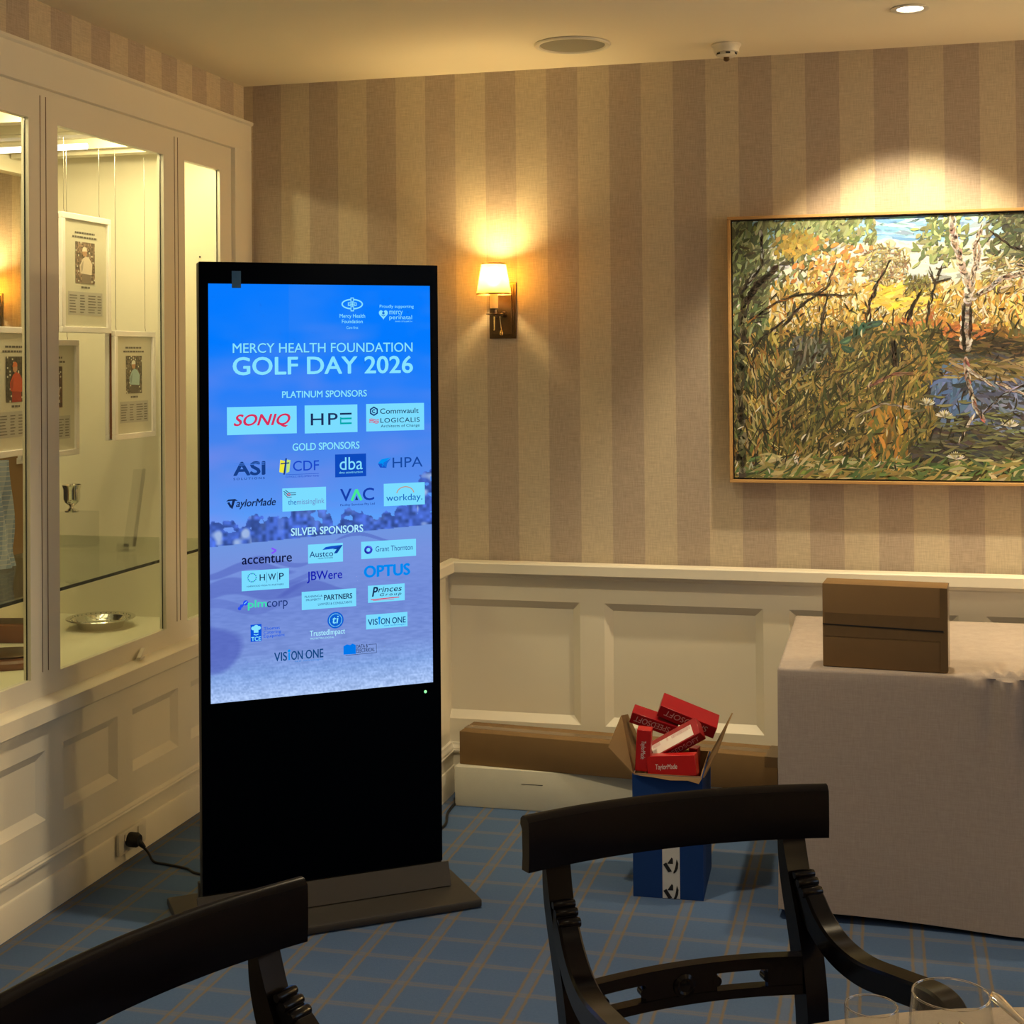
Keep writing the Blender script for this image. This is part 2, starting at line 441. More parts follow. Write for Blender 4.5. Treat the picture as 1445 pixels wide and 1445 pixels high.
extr(BASE, lambda u, d, z: (u, -BD - .002 - d, z), .853, 5.6, 'baseboard_back')
# boxed-in corner beside the showcase
RX = .853; RY = -.30
g = G(); g.box(.0, RX, RY, 0, 0, .86); struct(g.build('wall_return', 'paint', smooth=0))
extr(RAIL, lambda u, d, z: (RX + d * .8, u, z), RY - .03, -.0, 'trim_3')
extr(BASE, lambda u, d, z: (RX + d * .75, u, z), RY - .02, -.0, 'baseboard_return')
# left wall panelling under the showcase
Pl = lambda u, d, z: (d, u, z)
panl = sorted([(-1.374 + k * .421, -1.050 + k * .421) for k in range(-14, 3)])
panl = [(a, min(b, -.21)) for a, b in panl]
struct(panelled(panl, -8.2, RY, .17, .60, .273, .482, Pl, .028, .018, .0225).build('trim_4', 'paint', smooth=0))
extr(BASE, lambda u, d, z: (.004 + d, u, z), -8.2, RY, 'baseboard_left')
SILL = [(0, .560), (.026, .562), (.030, .568), (.052, .572), (.056, .578), (.056, .624), (.050, .629), (.02, .640), (0, .642)]
extr(SILL, lambda u, d, z: (d, u, z), -8.2, RY, 'trim_5')

# ------------------------------------------------------------------ glass showcase built into the left wall
case = thing('display_showcase', 'cream built-in glass showcase lit from inside, along the left wall', 'display case', (0, 0, .60))
def inrel(g): # geometry given in room coordinates -> relative to the case's empty
    for v in g.bm.verts: v.co.z -= .60
    return g
ops = [(-2.35, -1.53), (-1.373, -.695), (-.536, -.247)]
ZB, ZT = .702, 2.380; CF = -2.45; CD = -0.85; EW = -.09; CZ0, CZ1 = .625, 2.50
g = G(); F0, F1 = -.012, .013
g.box(F0, F1, CF, -.001, .6005, ZB); g.box(F0, F1, CF, -.001, ZT, 2.598)
ys = [CF] + [v for o in ops for v in o] + [-.001]
for a, b in zip(ys[::2], ys[1::2]): g.box(F0, F1, a, b, ZB, ZT)
inrel(g).build('face_frame', 'paint', case, smooth=0)
g = G()   # fine joint lines where the door frames meet
for y in (-1.470, -1.439, -.615, -.590): g.box(F1 - .001, F1 + .0012, y - .0012, y + .0012, .715, 2.455)
inrel(g).build('door_joint', 'bronze', case, smooth=0)
g = G()   # architrave: head and right leg
g.prism([(.0135, CF, 2.476), (.030, CF, 2.478), (.033, CF, 2.487), (.033, CF, 2.582), (.042, CF, 2.588), (.042, CF, 2.598), (.0135, CF, 2.600)], (0, -CF - .001, 0))
g.prism([(.0135, -.148, .65), (.030, -.146, .65), (.033, -.140, .65), (.033, -.001, .65), (.0135, -.001, .65)], (0, 0, 1.83))
inrel(g).build('architrave', 'paint', case, smooth=30)
for a, b in ops:
    g = G(); g.box(-.003, .002, a + .001, b - .001, ZB + .001, ZT - .001)
    inrel(g).build('glass_pane', 'pane', case, smooth=0)
    g = G(); g.box(-.0018, .0008, b - .003, b - .0005, ZB + .001, ZT - .001)
    inrel(g).build('gasket', 'gasket', case, smooth=0)
g = G()   # lining: deck, end walls, ceiling, far glazed side
g.box(CD, F0 - .001, CF, EW, CZ0 - .02, CZ0); g.box(CD, F0 - .001, CF, EW, CZ1, CZ1 + .02)
g.box(CD, F0 - .001, EW, EW + .03, CZ0 - .02, CZ1 + .02); g.box(CD, F0 - .001, CF - .03, CF, CZ0 - .02, CZ1 + .02)
g.box(CD - .06, CD, CF - .03, EW + .03, CZ0 - .02, .70); g.box(CD - .06, CD, CF - .03, EW + .03, 2.40, CZ1 + .02)
g.box(CD - .06, CD, EW - .07, EW + .03, .70, 2.43); g.box(CD - .06, CD, CF - .03, CF + .1, .70, 2.43); g.box(CD - .06, CD, -1.45, -1.36, .70, 2.43)
inrel(g).build('lining', 'casepaint', case, smooth=0)
g = G()   # ceiling rails across the case
for y in (-.30, -.76, -1.06, -1.42, -1.75): g.box(CD + .01, F0 - .06, y - .03, y + .03, 2.45, 2.499)
for y in (-.40, -.80, -1.60): g.box(CD + .01, F0 - .01, y - .012, y + .012, 2.46, 2.499)
inrel(g).build('ceiling_rail', 'casepaint', case, smooth=0)
g = G(); g.box(CD - .035, CD - .03, -1.36, EW - .07, .70, 2.43); g.box(CD - .035, CD - .03, CF + .1, -1.45, .70, 2.43)
inrel(g).build('far_pane', 'pane', case, smooth=0)
g = G(); g.box(CD + .01, -.0205, CF + .01, EW - .002, .936, .944)
sh = inrel(g).build('glass_shelf', 'shelfglass', case, smooth=0)
g = G(); g.box(-.0200, -.0160, CF + .01, EW - .002, .9345, .9445)
inrel(g).build('shelf_edge', 'gasket', sh, smooth=0)
for x in (-.15, -.79):
    for z in (1.02, 1.10, 1.18, 1.26, 1.34, 1.98, 2.06):
        g = G(); g.lathe([(0, 0), (.0035, 0), (.0035, .003), (0, .003)], 8, (x, EW - .001, z), mtx=Euler((R(90), 0, 0)).to_matrix())
        inrel(g).build('shelf_pin_hole', 'black_rubber', case)
for y in (-.57, -1.22, -1.95):
    g = G(); g.lathe([(.036, 0), (.044, 0), (.044, .012), (.03, .03), (0, .03)], 20, (-.25, y, 2.468)); b = inrel(g).build('spot_lamp', 'chrome', case)
g = G(); g.tube([(-.66, -.68, 2.425), (-.30, -.68, 2.425)], .011, 12); tl = inrel(g).build('tube_lamp', 'tubelamp', case)
# the room seen through the far side of the case
g = G(); g.box(-3.2, -1.08, .35, .45, 0, H); struct(g.build('wall_beyond', 'wallpaper', smooth=0))

# ------------------------------------------------------------------ framed photographs hanging in the case
def frame_thing(label, y0, y1, z0, z1, x, tone, rz=0):
    wd, ht = y1 - y0, z1 - z0
    t = thing('picture_frame', label, 'picture frame', (x, (y0 + y1) / 2, z0), rz, 'white framed golf photographs hanging in the showcase')
    def bars(d0, d1, wq):
        g = G(); a, b = -wd / 2, wd / 2
        for (p, q, r, s_) in ((a, b, 0, wq), (a, b, ht - wq, ht), (a, a + wq, wq, ht - wq), (b - wq, b, wq, ht - wq)): g.box(d0, d1, p, q, r, s_, .0015, seg=1)
        return g
    bars(-.016, 0, .021).build('frame', 'whiteink', t)
    bars(-.044, -.028, .021).build('rear_frame', 'whiteink', t)
    g = G(); g.box(-.027, -.017, -wd / 2 + .006, wd / 2 - .006, .006, ht - .006); g.build('backing', 'woodtrophy', t, smooth=0)
    c = CG(); a, b = -wd / 2 + .0205, wd / 2 - .0205; X0 = -.0095
    P = lambda u, v, d=0: (X0 + d, a + u * (b - a), .0205 + v * (ht - .041))
    def rect(u0, v0, u1, v1, col, d): c.poly([P(u0, v0, d), P(u1, v0, d), P(u1, v1, d), P(u0, v1, d)], lin(col))
    rect(0, 0, 1, 1, (.80, .79, .72), 0)
    rect(.10, .11, .90, .33, (.70, .69, .66), .0005)
    rng = random.Random(int(abs(y0) * 1000))
    for k in range(7):
        v = .29 - k * .026
        for u, l_ in ((.13, .18), (.37, .12), (.56, .20), (.78, .10)): rect(u, v, u + l_ * rng.uniform(.7, 1), v + .009, (.42, .40, .38), .001)
    for u, v, l_ in ((.26, .875, .46), (.20, .835, .58), (.40, .365, .20)): 
        e = u
        while e < u + l_:
            ww = rng.uniform(.03, .08); rect(e, v, min(e + ww, u + l_), v + .018, (.36, .34, .32), .001); e += ww + .012
    c.build('mat_board', 'print', t)
    # the photograph: a golfer in front of foliage
    c = CG(); bgc, shirt, trou, cap = tone; u0, u1, v0, v1 = .27, .72, .41, .80
    nx, ny = 16, 26
    for i in range(nx):
        for j in range(ny):
            k = rng.uniform(.55, 1.25); col = tuple(min(1, q * k) for q in bgc)
            if rng.random() < .06: col = (.8, .8, .74)
            c.poly([P(u0 + (u1 - u0) * (i + p) / nx, v0 + (v1 - v0) * (j + q) / ny, .0012) for p, q in ((0, 0), (1, 0), (1, 1), (0, 1))], lin(col))
    def blob(pts, col, d): c.poly([P(u0 + (u1 - u0) * p, v0 + (v1 - v0) * q, d) for p, q in pts], lin(col))
    def ell(cx, cy, rx, ry, col, d): blob([(cx + rx * math.cos(k * PI / 8), cy + ry * math.sin(k * PI / 8)) for k in range(16)], col, d)
    blob([(.30, 0), (.80, 0), (.78, .34), (.32, .34)], trou, .0016)
    blob([(.24, .24), (.82, .22), (.86, .48), (.70, .62), (.52, .66), (.36, .60), (.20, .42)], shirt, .0018)
    blob([(.24, .40), (.40, .56), (.36, .34), (.30, .26)], tuple(q * .8 for q in shirt), .0020)
    ell(.46, .74, .12, .09, (.72, .55, .42), .0022); blob([(.32, .77), (.58, .78), (.56, .86), (.46, .89), (.36, .86)], cap, .0024)
    c.build('photograph', 'print', t)
    for s_ in (-.36, .36):
        g = G(); y = s_ * wd; g.tube([(-.0225, y, ht - .006), (-.0225, y + .004, ht + .006), (-.0225, y, ht + .014), (-.0225, y, 2.445 - z0)], .0011, 6)
        g.build('hanging_wire', 'chrome', t)
    return t
sep = ((.52, .43, .36), (.86, .80, .72), (.50, .44, .38), (.88, .84, .76))
frame_thing('white frame with a sepia golfer photograph, the upper one in the middle pane', -.842, -.512, 1.752, 2.175, -.3, sep)
frame_thing('white frame with a golfer in pale blue, the lower right one beside the silver cup', -.487, -.177, 1.353, 1.763, -.3, ((.42, .38, .32), (.62, .74, .74), (.36, .32, .28), (.86, .86, .82)))
frame_thing('white frame half hidden behind the post, hanging under the sepia golfer', -.900, -.569, 1.307, 1.728, -.4, ((.32, .20, .16), (.80, .76, .70), (.30, .22, .2), (.86, .84, .8)))
frame_thing('white frame with an orange-red golfer photograph in the leftmost pane', -1.275, -.950, 1.338, 1.765, -.3, ((.24, .22, .17), (.74, .25, .08), (.62, .16, .08), (.78, .40, .2)), R(5))

# ------------------------------------------------------------------ things standing in the case
SZ = .9445
t = thing('acrylic_block', 'clear acrylic block on the glass shelf, carrying the silver cup', 'display stand', (-.515, -.40, SZ))
g = G(); g.box(-.065, .065, -.05, .05, 0, .130, .002); g.build('block', 'acrylic', t)
t = thing('silver_cup', 'small polished silver goblet on the acrylic block', 'cup', (-.535, -.405, SZ + .1305))
g = G(); g.lathe([(0, .0), (.026, .0), (.027, .005), (.020, .009), (.010, .014), (.007, .020), (.012, .026), (.026, .036), (.031, .05), (.031, .085), (.037, .103), (.035, .104), (.029, .085), (.029, .05), (.022, .038), (0, .034)], 32)
g.build('cup_body', 'metal', t)
t = thing('acrylic_easel', 'clear slanted acrylic easel standing on the glass shelf', 'display stand', (-.255, -.47, SZ))
mt = Matrix.Translation((0, 0, .012)) @ Euler((R(-21), 0, R(8))).to_matrix().to_4x4()
g = G(); g.box(-.024, .024, -.002, .002, 0, .30, .001, seg=1, mtx=mt); g.box(.017, .024, -.016, -.002, .0, .30, .0, mtx=mt); g.build('back_plate', 'acrylic', t, smooth=0)
g = G(); g.box(-.024, .024, -.05, .002, .0, .004, .001, seg=1); g.box(-.024, .024, -.052, -.048, .004, .03); g.build('foot', 'acrylic', t, smooth=0)
t = thing('silver_dish', 'round polished silver dish on the white floor of the showcase', 'dish', (-.455, -.335, CZ0 + .0005))
g = G(); g.lathe([(0, .004), (.070, .004), (.074, 0), (.082, 0), (.086, .010), (.094, .028), (.128, .034), (.131, .037), (.128, .040), (.092, .034), (.080, .014), (.070, .009), (0, .009)], 48)
g.build('dish_body', 'metal', t)
g = G(); 
for k in range(36): g.lathe([(0, .004), (.0035, 0), (0, -.002)], 6, (.111 * math.cos(k * PI / 18), .111 * math.sin(k * PI / 18), .0375))
g.build('rim_bead', 'metal', t)
# left pane: wooden plaques, striped cloth
t = thing('wooden_plaque', 'reddish wooden shield plaque with a dark oval lying in the left pane', 'plaque', (-.42, -1.00, CZ0 + .0005), R(20))
g = G(); g.lathe([(0, 0), (.16, 0), (.165, .008), (.165, .022), (.155, .030), (0, .030)], 40, mtx=Matrix.Diagonal((1, .8, 1))); g.build('board', 'woodtrophy', t)
g = G(); g.lathe([(0, .0305), (.105, .0305), (.11, .036), (.10, .040), (0, .040)], 40, mtx=Matrix.Diagonal((1, .8, 1))); g.build('oval_medallion', 'bronze', t)
t = thing('wooden_plinth', 'brown wooden box plinth behind the oval plaque in the left pane', 'plinth', (-.66, -.62, CZ0 + .0005), R(12))
g = G(); g.box(-.14, .14, -.08, .08, 0, .065, .006); g.build('block', 'woodtrophy', t)
g = G(); g.box(-.10, .08, -.05, .05, .0655, .0665); g.build('plate', 'bronze', t)
def striped():
    t = NT('blue_striped_cloth'); o = t.obj(); x = t.n('ShaderNodeSeparateXYZ'); t.l(o, x.inputs[0])
    a = t.math('GREATER_THAN', t.math('FRACT', t.math('MULTIPLY', x.outputs[2], 60)), .78)
    b = t.math('GREATER_THAN', t.math('FRACT', t.math('MULTIPLY', x.outputs[1], 22)), .5)
    c = t.mix(t.math('MULTIPLY', b, .55), (.42, .52, .66), (.16, .25, .44)); c = t.mix(t.math('MULTIPLY', a, .6), c, (.7, .72, .7))
    t.set(Base_Color=c, Roughness=.85); return t.m
M['stripes'] = striped()
t = thing('striped_cloth', 'folded blue striped shirt hanging in the leftmost pane', 'shirt', (-.42, -1.02, SZ + .0005))
g = G(); n = 22
def edge(z, d):
    q = z / .37; wdt = .055 + .02 * math.sin(q * 5) + (.045 * (1 - q / .16) if q < .16 else 0)
    return [g.bm.verts.new((.012 * math.sin(j * 1.3 + q * 3) - .01 + d, -.16 + (.16 + wdt) * j / 14, z)) for j in range(15)]
LY = [[edge(.37 * k / n, d) for k in range(n + 1)] for d in (0, -.012)]
for r_ in LY:
    for A, B_ in zip(r_, r_[1:]):
        for j in range(14): g.bm.faces.new((A[j], A[j + 1], B_[j + 1], B_[j]))
for k in range(n):
    for j in (0, 14): g.bm.faces.new((LY[0][k][j], LY[0][k + 1][j], LY[1][k + 1][j], LY[1][k][j]))
for k in (0, n):
    for j in range(14): g.bm.faces.new((LY[0][k][j], LY[0][k][j + 1], LY[1][k][j + 1], LY[1][k][j]))
g.build('cloth', 'stripes', t)
t = thing('display_board', 'plain brown backing board behind the striped shirt', 'board', (-.62, -.78, SZ + .0005), R(-3))
g = G(); g.box(-.008, .008, -.22, .16, 0, .36, .001, seg=1); g.build('board', 'cardboard_dull', t, smooth=0)
g = G(); g.box(.009, .012, .12, .158, .33, .352); g.build('label_tag', 'label', t, smooth=0)

# ------------------------------------------------------------------ landscape painting
PX0, PZ0, PW, PH = 1.930, 1.189, 1.30, .964
art = thing('landscape_painting', 'large oil painting of a golden bush waterhole in a thin blond frame', 'painting', (PX0 + PW / 2, -.004, PZ0))
g = G(); wq = .011
for x0, x1, z0, z1 in ((-PW / 2, PW / 2, 0, wq), (-PW / 2, PW / 2, PH - wq, PH), (-PW / 2, -PW / 2 + wq, wq, PH - wq), (PW / 2 - wq, PW / 2, wq, PH - wq)): g.box(x0, x1, -.060, 0, z0, z1, .0015, seg=1)
g.build('frame', 'goldwood', art)
g = G(); g.box(-PW / 2 + wq, PW / 2 - wq, -.044, -.004, wq, PH - wq); g.build('stretcher', 'blackink', art, smooth=0)
def paint():
    rng = np.random.default_rng(11); c = CG()
    AW, AH = PW - 2 * wq - .012, PH - 2 * wq - .012
    X0, Z1 = -PW / 2 + wq + .006, PH - wq - .006
    cnt = [0]
    def xy(x, y): return (x - 105) / 1574, (y - 100) / 1180      # working units of the sketch -> 0..1 on the canvas
    def P(u, v): return (X0 + u * AW, -.0445 - .0008 - cnt[0] * 1.2e-7, Z1 - v * AH)
    def stroke(x, y, L, W, ang, col, bend=0.0, jit=.10):
        cnt[0] += 1
        k = rng.normal(1, jit); col = tuple(min(1, max(0, q / 255 * k + rng.normal(0, .018))) for q in col)
        pts = []; n = 5
        ca, sa = math.cos(ang), math.sin(ang)
        prof = (.35, .85, 1, .8, .25)
        for side in (1, -1):
            rr = range(n) if side == 1 else range(n - 1, -1, -1)
            for i in rr:
                s_ = (i / (n - 1) - .5) * L; b = bend * L * (1 - (2 * i / (n - 1) - 1) ** 2)
                w_ = W * .5 * prof[i] * side
                a, d = s_ * ca - (b + w_) * sa, s_ * sa + (b + w_) * ca
                u, v = xy(x + a, y + d); pts.append(P(min(max(u, 0), 1), min(max(v, 0), 1)))
        q = lin(col); c.poly(pts, (min(.9, q[0] * .95), min(.9, q[1] * 1.06), min(.9, q[2] * 1.5)))
    def field(n, xr, yr, L, W, ang, angs, cols, mask=None, bend=.07):
        for _ in range(n):
            x = rng.uniform(*xr); y = rng.uniform(*yr)
            if xr[1] - xr[0] < 330 and yr[1] - yr[0] < 270: x = rng.normal(sum(xr) / 2, (xr[1] - xr[0]) / 3.4); y = rng.normal(sum(yr) / 2, (yr[1] - yr[0]) / 3.4)
            if x > 1690 or x < 105: continue
            if mask and not mask(x, y): continue
            stroke(x, y, rng.uniform(*L), rng.uniform(*W), ang + rng.normal(0, angs), cols[rng.integers(len(cols))], rng.normal(0, bend))
    c.poly([P(0, 0), P(1, 0), P(1, 1), P(0, 1)], lin((.30, .29, .17)))
    XR = 1690
    # sky
    field(700, (105, XR), (100, 240), (40, 110), (18, 36), 0, .2, [(158, 198, 222), (176, 208, 220), (148, 192, 224), (196, 216, 216)])
    field(900, (105, XR), (220, 450), (40, 110), (18, 36), 0, .3, [(226, 226, 200), (236, 226, 182), (214, 222, 204), (240, 230, 196)])
    field(240, (700, 920), (100, 176), (70, 150), (12, 24), 0, .1, [(126, 182, 226), (146, 196, 228), (170, 212, 228)])
    # golden middle distance
    gold = [(224, 182, 78), (236, 202, 108), (206, 156, 58), (242, 218, 144), (178, 140, 64), (228, 190, 94), (246, 230, 176), (150, 128, 68)]
    field(3000, (105, XR), (400, 640), (24, 74), (7, 16), -1.35, .6, gold)
    field(620, (300, XR), (420, 630), (18, 50), (4, 8), -1.45, .7, [(106, 88, 42), (130, 106, 50), (250, 236, 186), (96, 98, 52), (192, 126, 48)])
    field(140, (720, 900), (430, 500), (40, 90), (9, 18), 0, .3, [(240, 206, 92), (232, 192, 66)])
    # dark bank
    field(1300, (640, XR), (610, 780), (24, 74), (8, 20), -.2, .9, [(78, 64, 36), (104, 78, 38), (52, 46, 30), (138, 102, 46), (98, 96, 50), (162, 110, 50)])
    field(260, (840, 1150), (565, 670), (20, 44), (8, 18), -.4, .8, [(204, 124, 56), (214, 150, 68), (186, 106, 56)])
    field(460, (850, XR), (660, 730), (40, 120), (6, 15), 0, .2, [(38, 32, 24), (54, 46, 30), (108, 84, 44)])
    # water
    water = lambda x, y: x > 1000 - (y - 720) * .45
    field(1700, (830, XR), (735, 1210), (50, 130), (9, 24), .1, .4, [(50, 50, 44), (64, 62, 54), (42, 40, 34), (74, 74, 66), (58, 64, 68), (86, 78, 56)], water)
    field(330, (1000, 1180), (800, 960), (30, 100), (10, 26), -1.0, .4, [(92, 120, 156), (112, 136, 166), (76, 104, 140), (58, 64, 72)])
    field(460, (1170, XR), (820, 1080), (30, 100), (8, 20), .5, .5, [(104, 116, 138), (122, 132, 148), (80, 88, 108), (56, 58, 62)])
    field(260, (900, XR), (740, 830), (30, 100), (6, 14), .1, .35, [(128, 104, 56), (100, 92, 50), (158, 134, 84)])
    field(220, (900, XR), (980, 1210), (30, 90), (5, 12), .05, .25, [(104, 108, 66), (84, 86, 58), (126, 124, 80)])
    # left bank grasses
    left = lambda x, y: x < 1010 - max(0, (y - 700)) * .30 + 60 * math.sin(y * .02)
    green = [(116, 114, 50), (138, 128, 58), (94, 96, 46), (160, 140, 66), (76, 74, 36), (130, 108, 48), (106, 118, 62), (178, 156, 82), (58, 60, 34)]
    field(3800, (105, 1010), (620, 1290), (50, 150), (8, 19), -1.3, .42, green + [(196, 166, 84), (168, 128, 58)], left)
    field(900, (340, 1000), (610, 800), (24, 70), (7, 16), -.9, .9, [(62, 64, 36), (46, 46, 28), (86, 88, 46), (120, 104, 50), (170, 132, 60)], left)
    field(700, (105, 620), (640, 1250), (40, 110), (5, 11), -1.75, .35, [(54, 56, 32), (186, 170, 106), (66, 78, 46), (44, 40, 26), (158, 114, 50)])
    field(300, (440, 980), (700, 1260), (40, 110), (6, 13), -.6, .7, [(170, 132, 62), (188, 158, 86), (56, 54, 32), (128, 104, 54), (96, 102, 56)], left)
    field(700, (300, 980), (680, 1250), (40, 120), (6, 13), -1.1, .5, [(96, 92, 46), (66, 68, 38), (134, 118, 58), (44, 44, 28), (160, 138, 72)], left)
    field(150, (700, 860), (950, 1260), (40, 90), (10, 20), -1.5, .4, [(200, 148, 62), (184, 128, 52), (140, 122, 58), (104, 110, 58)])
    field(520, (105, XR), (1190, 1290), (50, 120), (8, 18), -.35, .5, [(96, 126, 62), (124, 128, 64), (164, 142, 76), (66, 88, 46), (198, 182, 122)])
    field(110, (380, 500), (640, 760), (40, 90), (8, 18), -1.3, .4, [(76, 80, 62), (106, 108, 92), (134, 128, 98), (54, 52, 38)])
    for x, y, a in ((665, 600, -1.2), (700, 580, -.3), (600, 650, -.5), (610, 690, .3), (730, 575, -.2), (640, 610, -1.5)):
        stroke(x, y, 62, 30, a, (52, 84, 66), .1); stroke(x + 4, y + 3, 40, 10, a, (96, 128, 92), .1)
    # left canopy
    field(520, (105, 640), (95, 300), (20, 64), (9, 22), -1.2, .6, [(92, 102, 58), (122, 128, 70), (146, 152, 92), (66, 74, 46), (166, 168, 112)], lambda x, y: rng.random() < 1.1 - (y - 95) / 330 - max(0, x - 440) / 380)
    field(420, (105, 260), (95, 620), (24, 70), (9, 20), -1.3, .5, [(84, 96, 56), (60, 68, 42), (116, 124, 72), (150, 156, 104)])
    field(240, (330, 730), (95, 210), (18, 50), (9, 18), -1.0, .6, [(128, 138, 82), (156, 160, 102), (104, 112, 64)])
    field(130, (105, 420), (250, 480), (24, 60), (8, 16), -1.0, .7, [(84, 90, 56), (120, 122, 80), (60, 58, 38)])
    field(130, (330, 450), (165, 260), (20, 46), (10, 20), -1.0, .6, [(168, 140, 54), (150, 130, 58), (190, 156, 68)])
    field(90, (410, 700), (200, 410), (20, 40), (11, 20), -.9, .8, [(216, 140, 66), (204, 122, 60), (224, 160, 84), (190, 150, 72)])
    field(120, (420, 660), (300, 440), (20, 44), (8, 14), -1.1, .7, [(214, 180, 92), (230, 202, 130), (188, 140, 66)])
    # small middle trees
    for _ in range(300):
        a, r = rng.uniform(0, 2 * PI), rng.random() ** .6; stroke(775 + 105 * r * math.cos(a), 310 + 95 * r * math.sin(a), rng.uniform(14, 34), rng.uniform(4, 9), rng.uniform(-2.4, .2), [(160, 148, 88), (186, 168, 104), (122, 108, 62), (216, 200, 146), (148, 118, 84)][rng.integers(5)], .1)
    for _ in range(110): stroke(rng.uniform(860, 960), rng.uniform(370, 450), rng.uniform(14, 34), rng.uniform(5, 10), rng.uniform(-2, 0), [(122, 118, 62), (150, 140, 72), (90, 82, 46)][rng.integers(3)], .1)
    # right canopy
    field(900, (1200, XR), (85, 330), (24, 70), (9, 20), -.8, .7, [(66, 74, 48), (88, 94, 60), (114, 116, 74), (48, 52, 38), (140, 140, 94)], lambda x, y: rng.random() < 1.15 - (y - 85) / 300 - max(0, 1290 - x) / 200)
    field(240, (900, 1230), (95, 320), (22, 56), (9, 20), -1.0, .7, [(146, 156, 98), (118, 128, 74), (172, 174, 112), (92, 104, 62)], lambda x, y: abs(x - 1020) < 110 - abs(y - 190) * .5 or rng.random() < .25)
    field(170, (1180, XR), (300, 440), (24, 70), (5, 11), -.6, .6, [(162, 144, 86), (206, 182, 118), (116, 98, 60), (232, 218, 168)])
    # trunks and branches
    def limb(pts, w0, w1, cols, n=60, jit=3):
        pts = [np.array(p, float) for p in pts]; seg = [np.linalg.norm(b - a) for a, b in zip(pts, pts[1:])]; tot = sum(seg)
        for k in range(n):
            q = (k + rng.uniform(0, 1)) / n * tot; i = 0
            while i < len(seg) - 1 and q > seg[i]: q -= seg[i]; i += 1
            a, b = pts[i], pts[i + 1]; p = a + (b - a) * min(1, q / seg[i]); fr = (k / n)
            stroke(p[0] + rng.normal(0, jit), p[1] + rng.normal(0, jit), max(34, tot / n * rng.uniform(2.5, 5)), (w0 + (w1 - w0) * fr) * rng.uniform(.5, 1), math.atan2(b[1] - a[1], b[0] - a[0]) + rng.normal(0, .07), cols[rng.integers(len(cols))], rng.normal(0, .03))
    dark = [(40, 32, 24), (56, 44, 32), (32, 27, 22), (78, 66, 48)]
    pale = [(234, 216, 184), (212, 190, 154), (246, 234, 210), (168, 138, 104), (194, 158, 128)]
    limb([(140, 1270), (130, 900), (150, 600), (150, 420)], 36, 28, [(62, 60, 36), (90, 88, 52), (48, 42, 28), (130, 124, 84)], 90, 7)
    limb([(165, 470), (210, 400), (300, 318)], 38, 22, dark, 60)
    limb([(150, 420), (240, 300), (235, 150)], 20, 10, dark + [(160, 160, 140)], 40)
    limb([(180, 560), (300, 470), (420, 440), (620, 450)], 13, 7, dark + [(150, 100, 40)], 50)
    limb([(330, 580), (400, 500), (520, 410), (560, 300)], 11, 6, dark, 44)
    limb([(490, 660), (500, 540), (530, 440)], 12, 6, dark, 26)
    limb([(180, 700), (230, 640), (330, 560)], 11, 7, dark, 26)
    limb([(702, 560), (705, 480), (740, 400), (790, 300)], 14, 6, dark + [(128, 92, 60)], 44)
    limb([(870, 560), (890, 500), (925, 440)], 16, 7, dark, 26); limb([(945, 570), (965, 470), (985, 400), (1010, 330)], 8, 5, dark, 26)
    limb([(985, 400), (960, 340)], 6, 3, dark, 12); limb([(985, 400), (1040, 385)], 6, 3, dark, 12)
    limb([(1112, 690), (1110, 600), (1115, 500), (1130, 420), (1085, 290), (1058, 190), (1060, 110)], 50, 20, pale, 190, 5)
    limb([(1100, 690), (1098, 600), (1102, 510)], 14, 10, dark, 40); limb([(1128, 640), (1130, 520)], 12, 8, [(92, 70, 50), (62, 48, 36)], 30)
    limb([(1135, 420), (1150, 330), (1152, 240), (1180, 150)], 20, 9, pale, 70); limb([(1165, 330), (1172, 240)], 11, 7, pale, 30)
    limb([(1140, 470), (1210, 430), (1260, 385), (1350, 362), (1460, 400), (1600, 380)], 24, 12, pale, 90)
    limb([(1330, 330), (1400, 350), (1450, 400), (1560, 330)], 9, 6, dark + pale[:1], 50); limb([(1220, 180), (1300, 250), (1420, 290)], 8, 5, dark, 40)
    # reflections and roots
    limb([(1108, 740), (1118, 850), (1145, 960), (1180, 1010)], 24, 12, pale + [(180, 104, 84)], 70); limb([(1120, 790), (1190, 840), (1220, 860)], 10, 6, pale, 30)
    limb([(1240, 850), (1300, 880), (1370, 910)], 10, 6, pale, 30); limb([(1130, 1000), (1105, 1050), (1080, 1110)], 9, 5, pale + dark, 26)
    limb([(1180, 980), (1260, 900), (1420, 820)], 8, 5, dark + [(150, 150, 160)], 40)
    for x in (805, 815): limb([(x, 760), (x - 5, 660)], 16, 8, dark, 18)
    limb([(640, 1000), (760, 940), (880, 960)], 10, 6, [(200, 182, 152), (150, 130, 96)], 30); limb([(700, 860), (800, 810), (880, 800)], 12, 8, [(136, 94, 72), (160, 118, 88)], 34)
    # lilies and pads
    for x, y in ((1015, 985), (1285, 1025), (1060, 1170), (940, 930), (1480, 1060)):
        for k in range(11): stroke(x + (k - 5) * 4, y + abs(k - 5) * 2, 38, 9, -PI / 2 + (k - 5) * .26, [(240, 230, 184), (252, 246, 214), (220, 204, 130)][k % 3], .05)
    for _ in range(46): stroke(rng.uniform(900, 1600), rng.uniform(900, 1180), rng.uniform(36, 70), rng.uniform(8, 14), rng.normal(0, .08), [(124, 126, 72), (156, 158, 100), (98, 102, 62)][rng.integers(3)], .05)
    field(70, (105, 900), (430, 1250), (18, 44), (4, 8), -1.2, .6, [(236, 218, 164), (240, 228, 190), (212, 184, 106)])
    field(300, (105, XR), (430, 1250), (20, 56), (3, 8), -1.1, .8, [(34, 32, 24), (46, 42, 28)])
    return c
paint().build('canvas', 'oil', art)

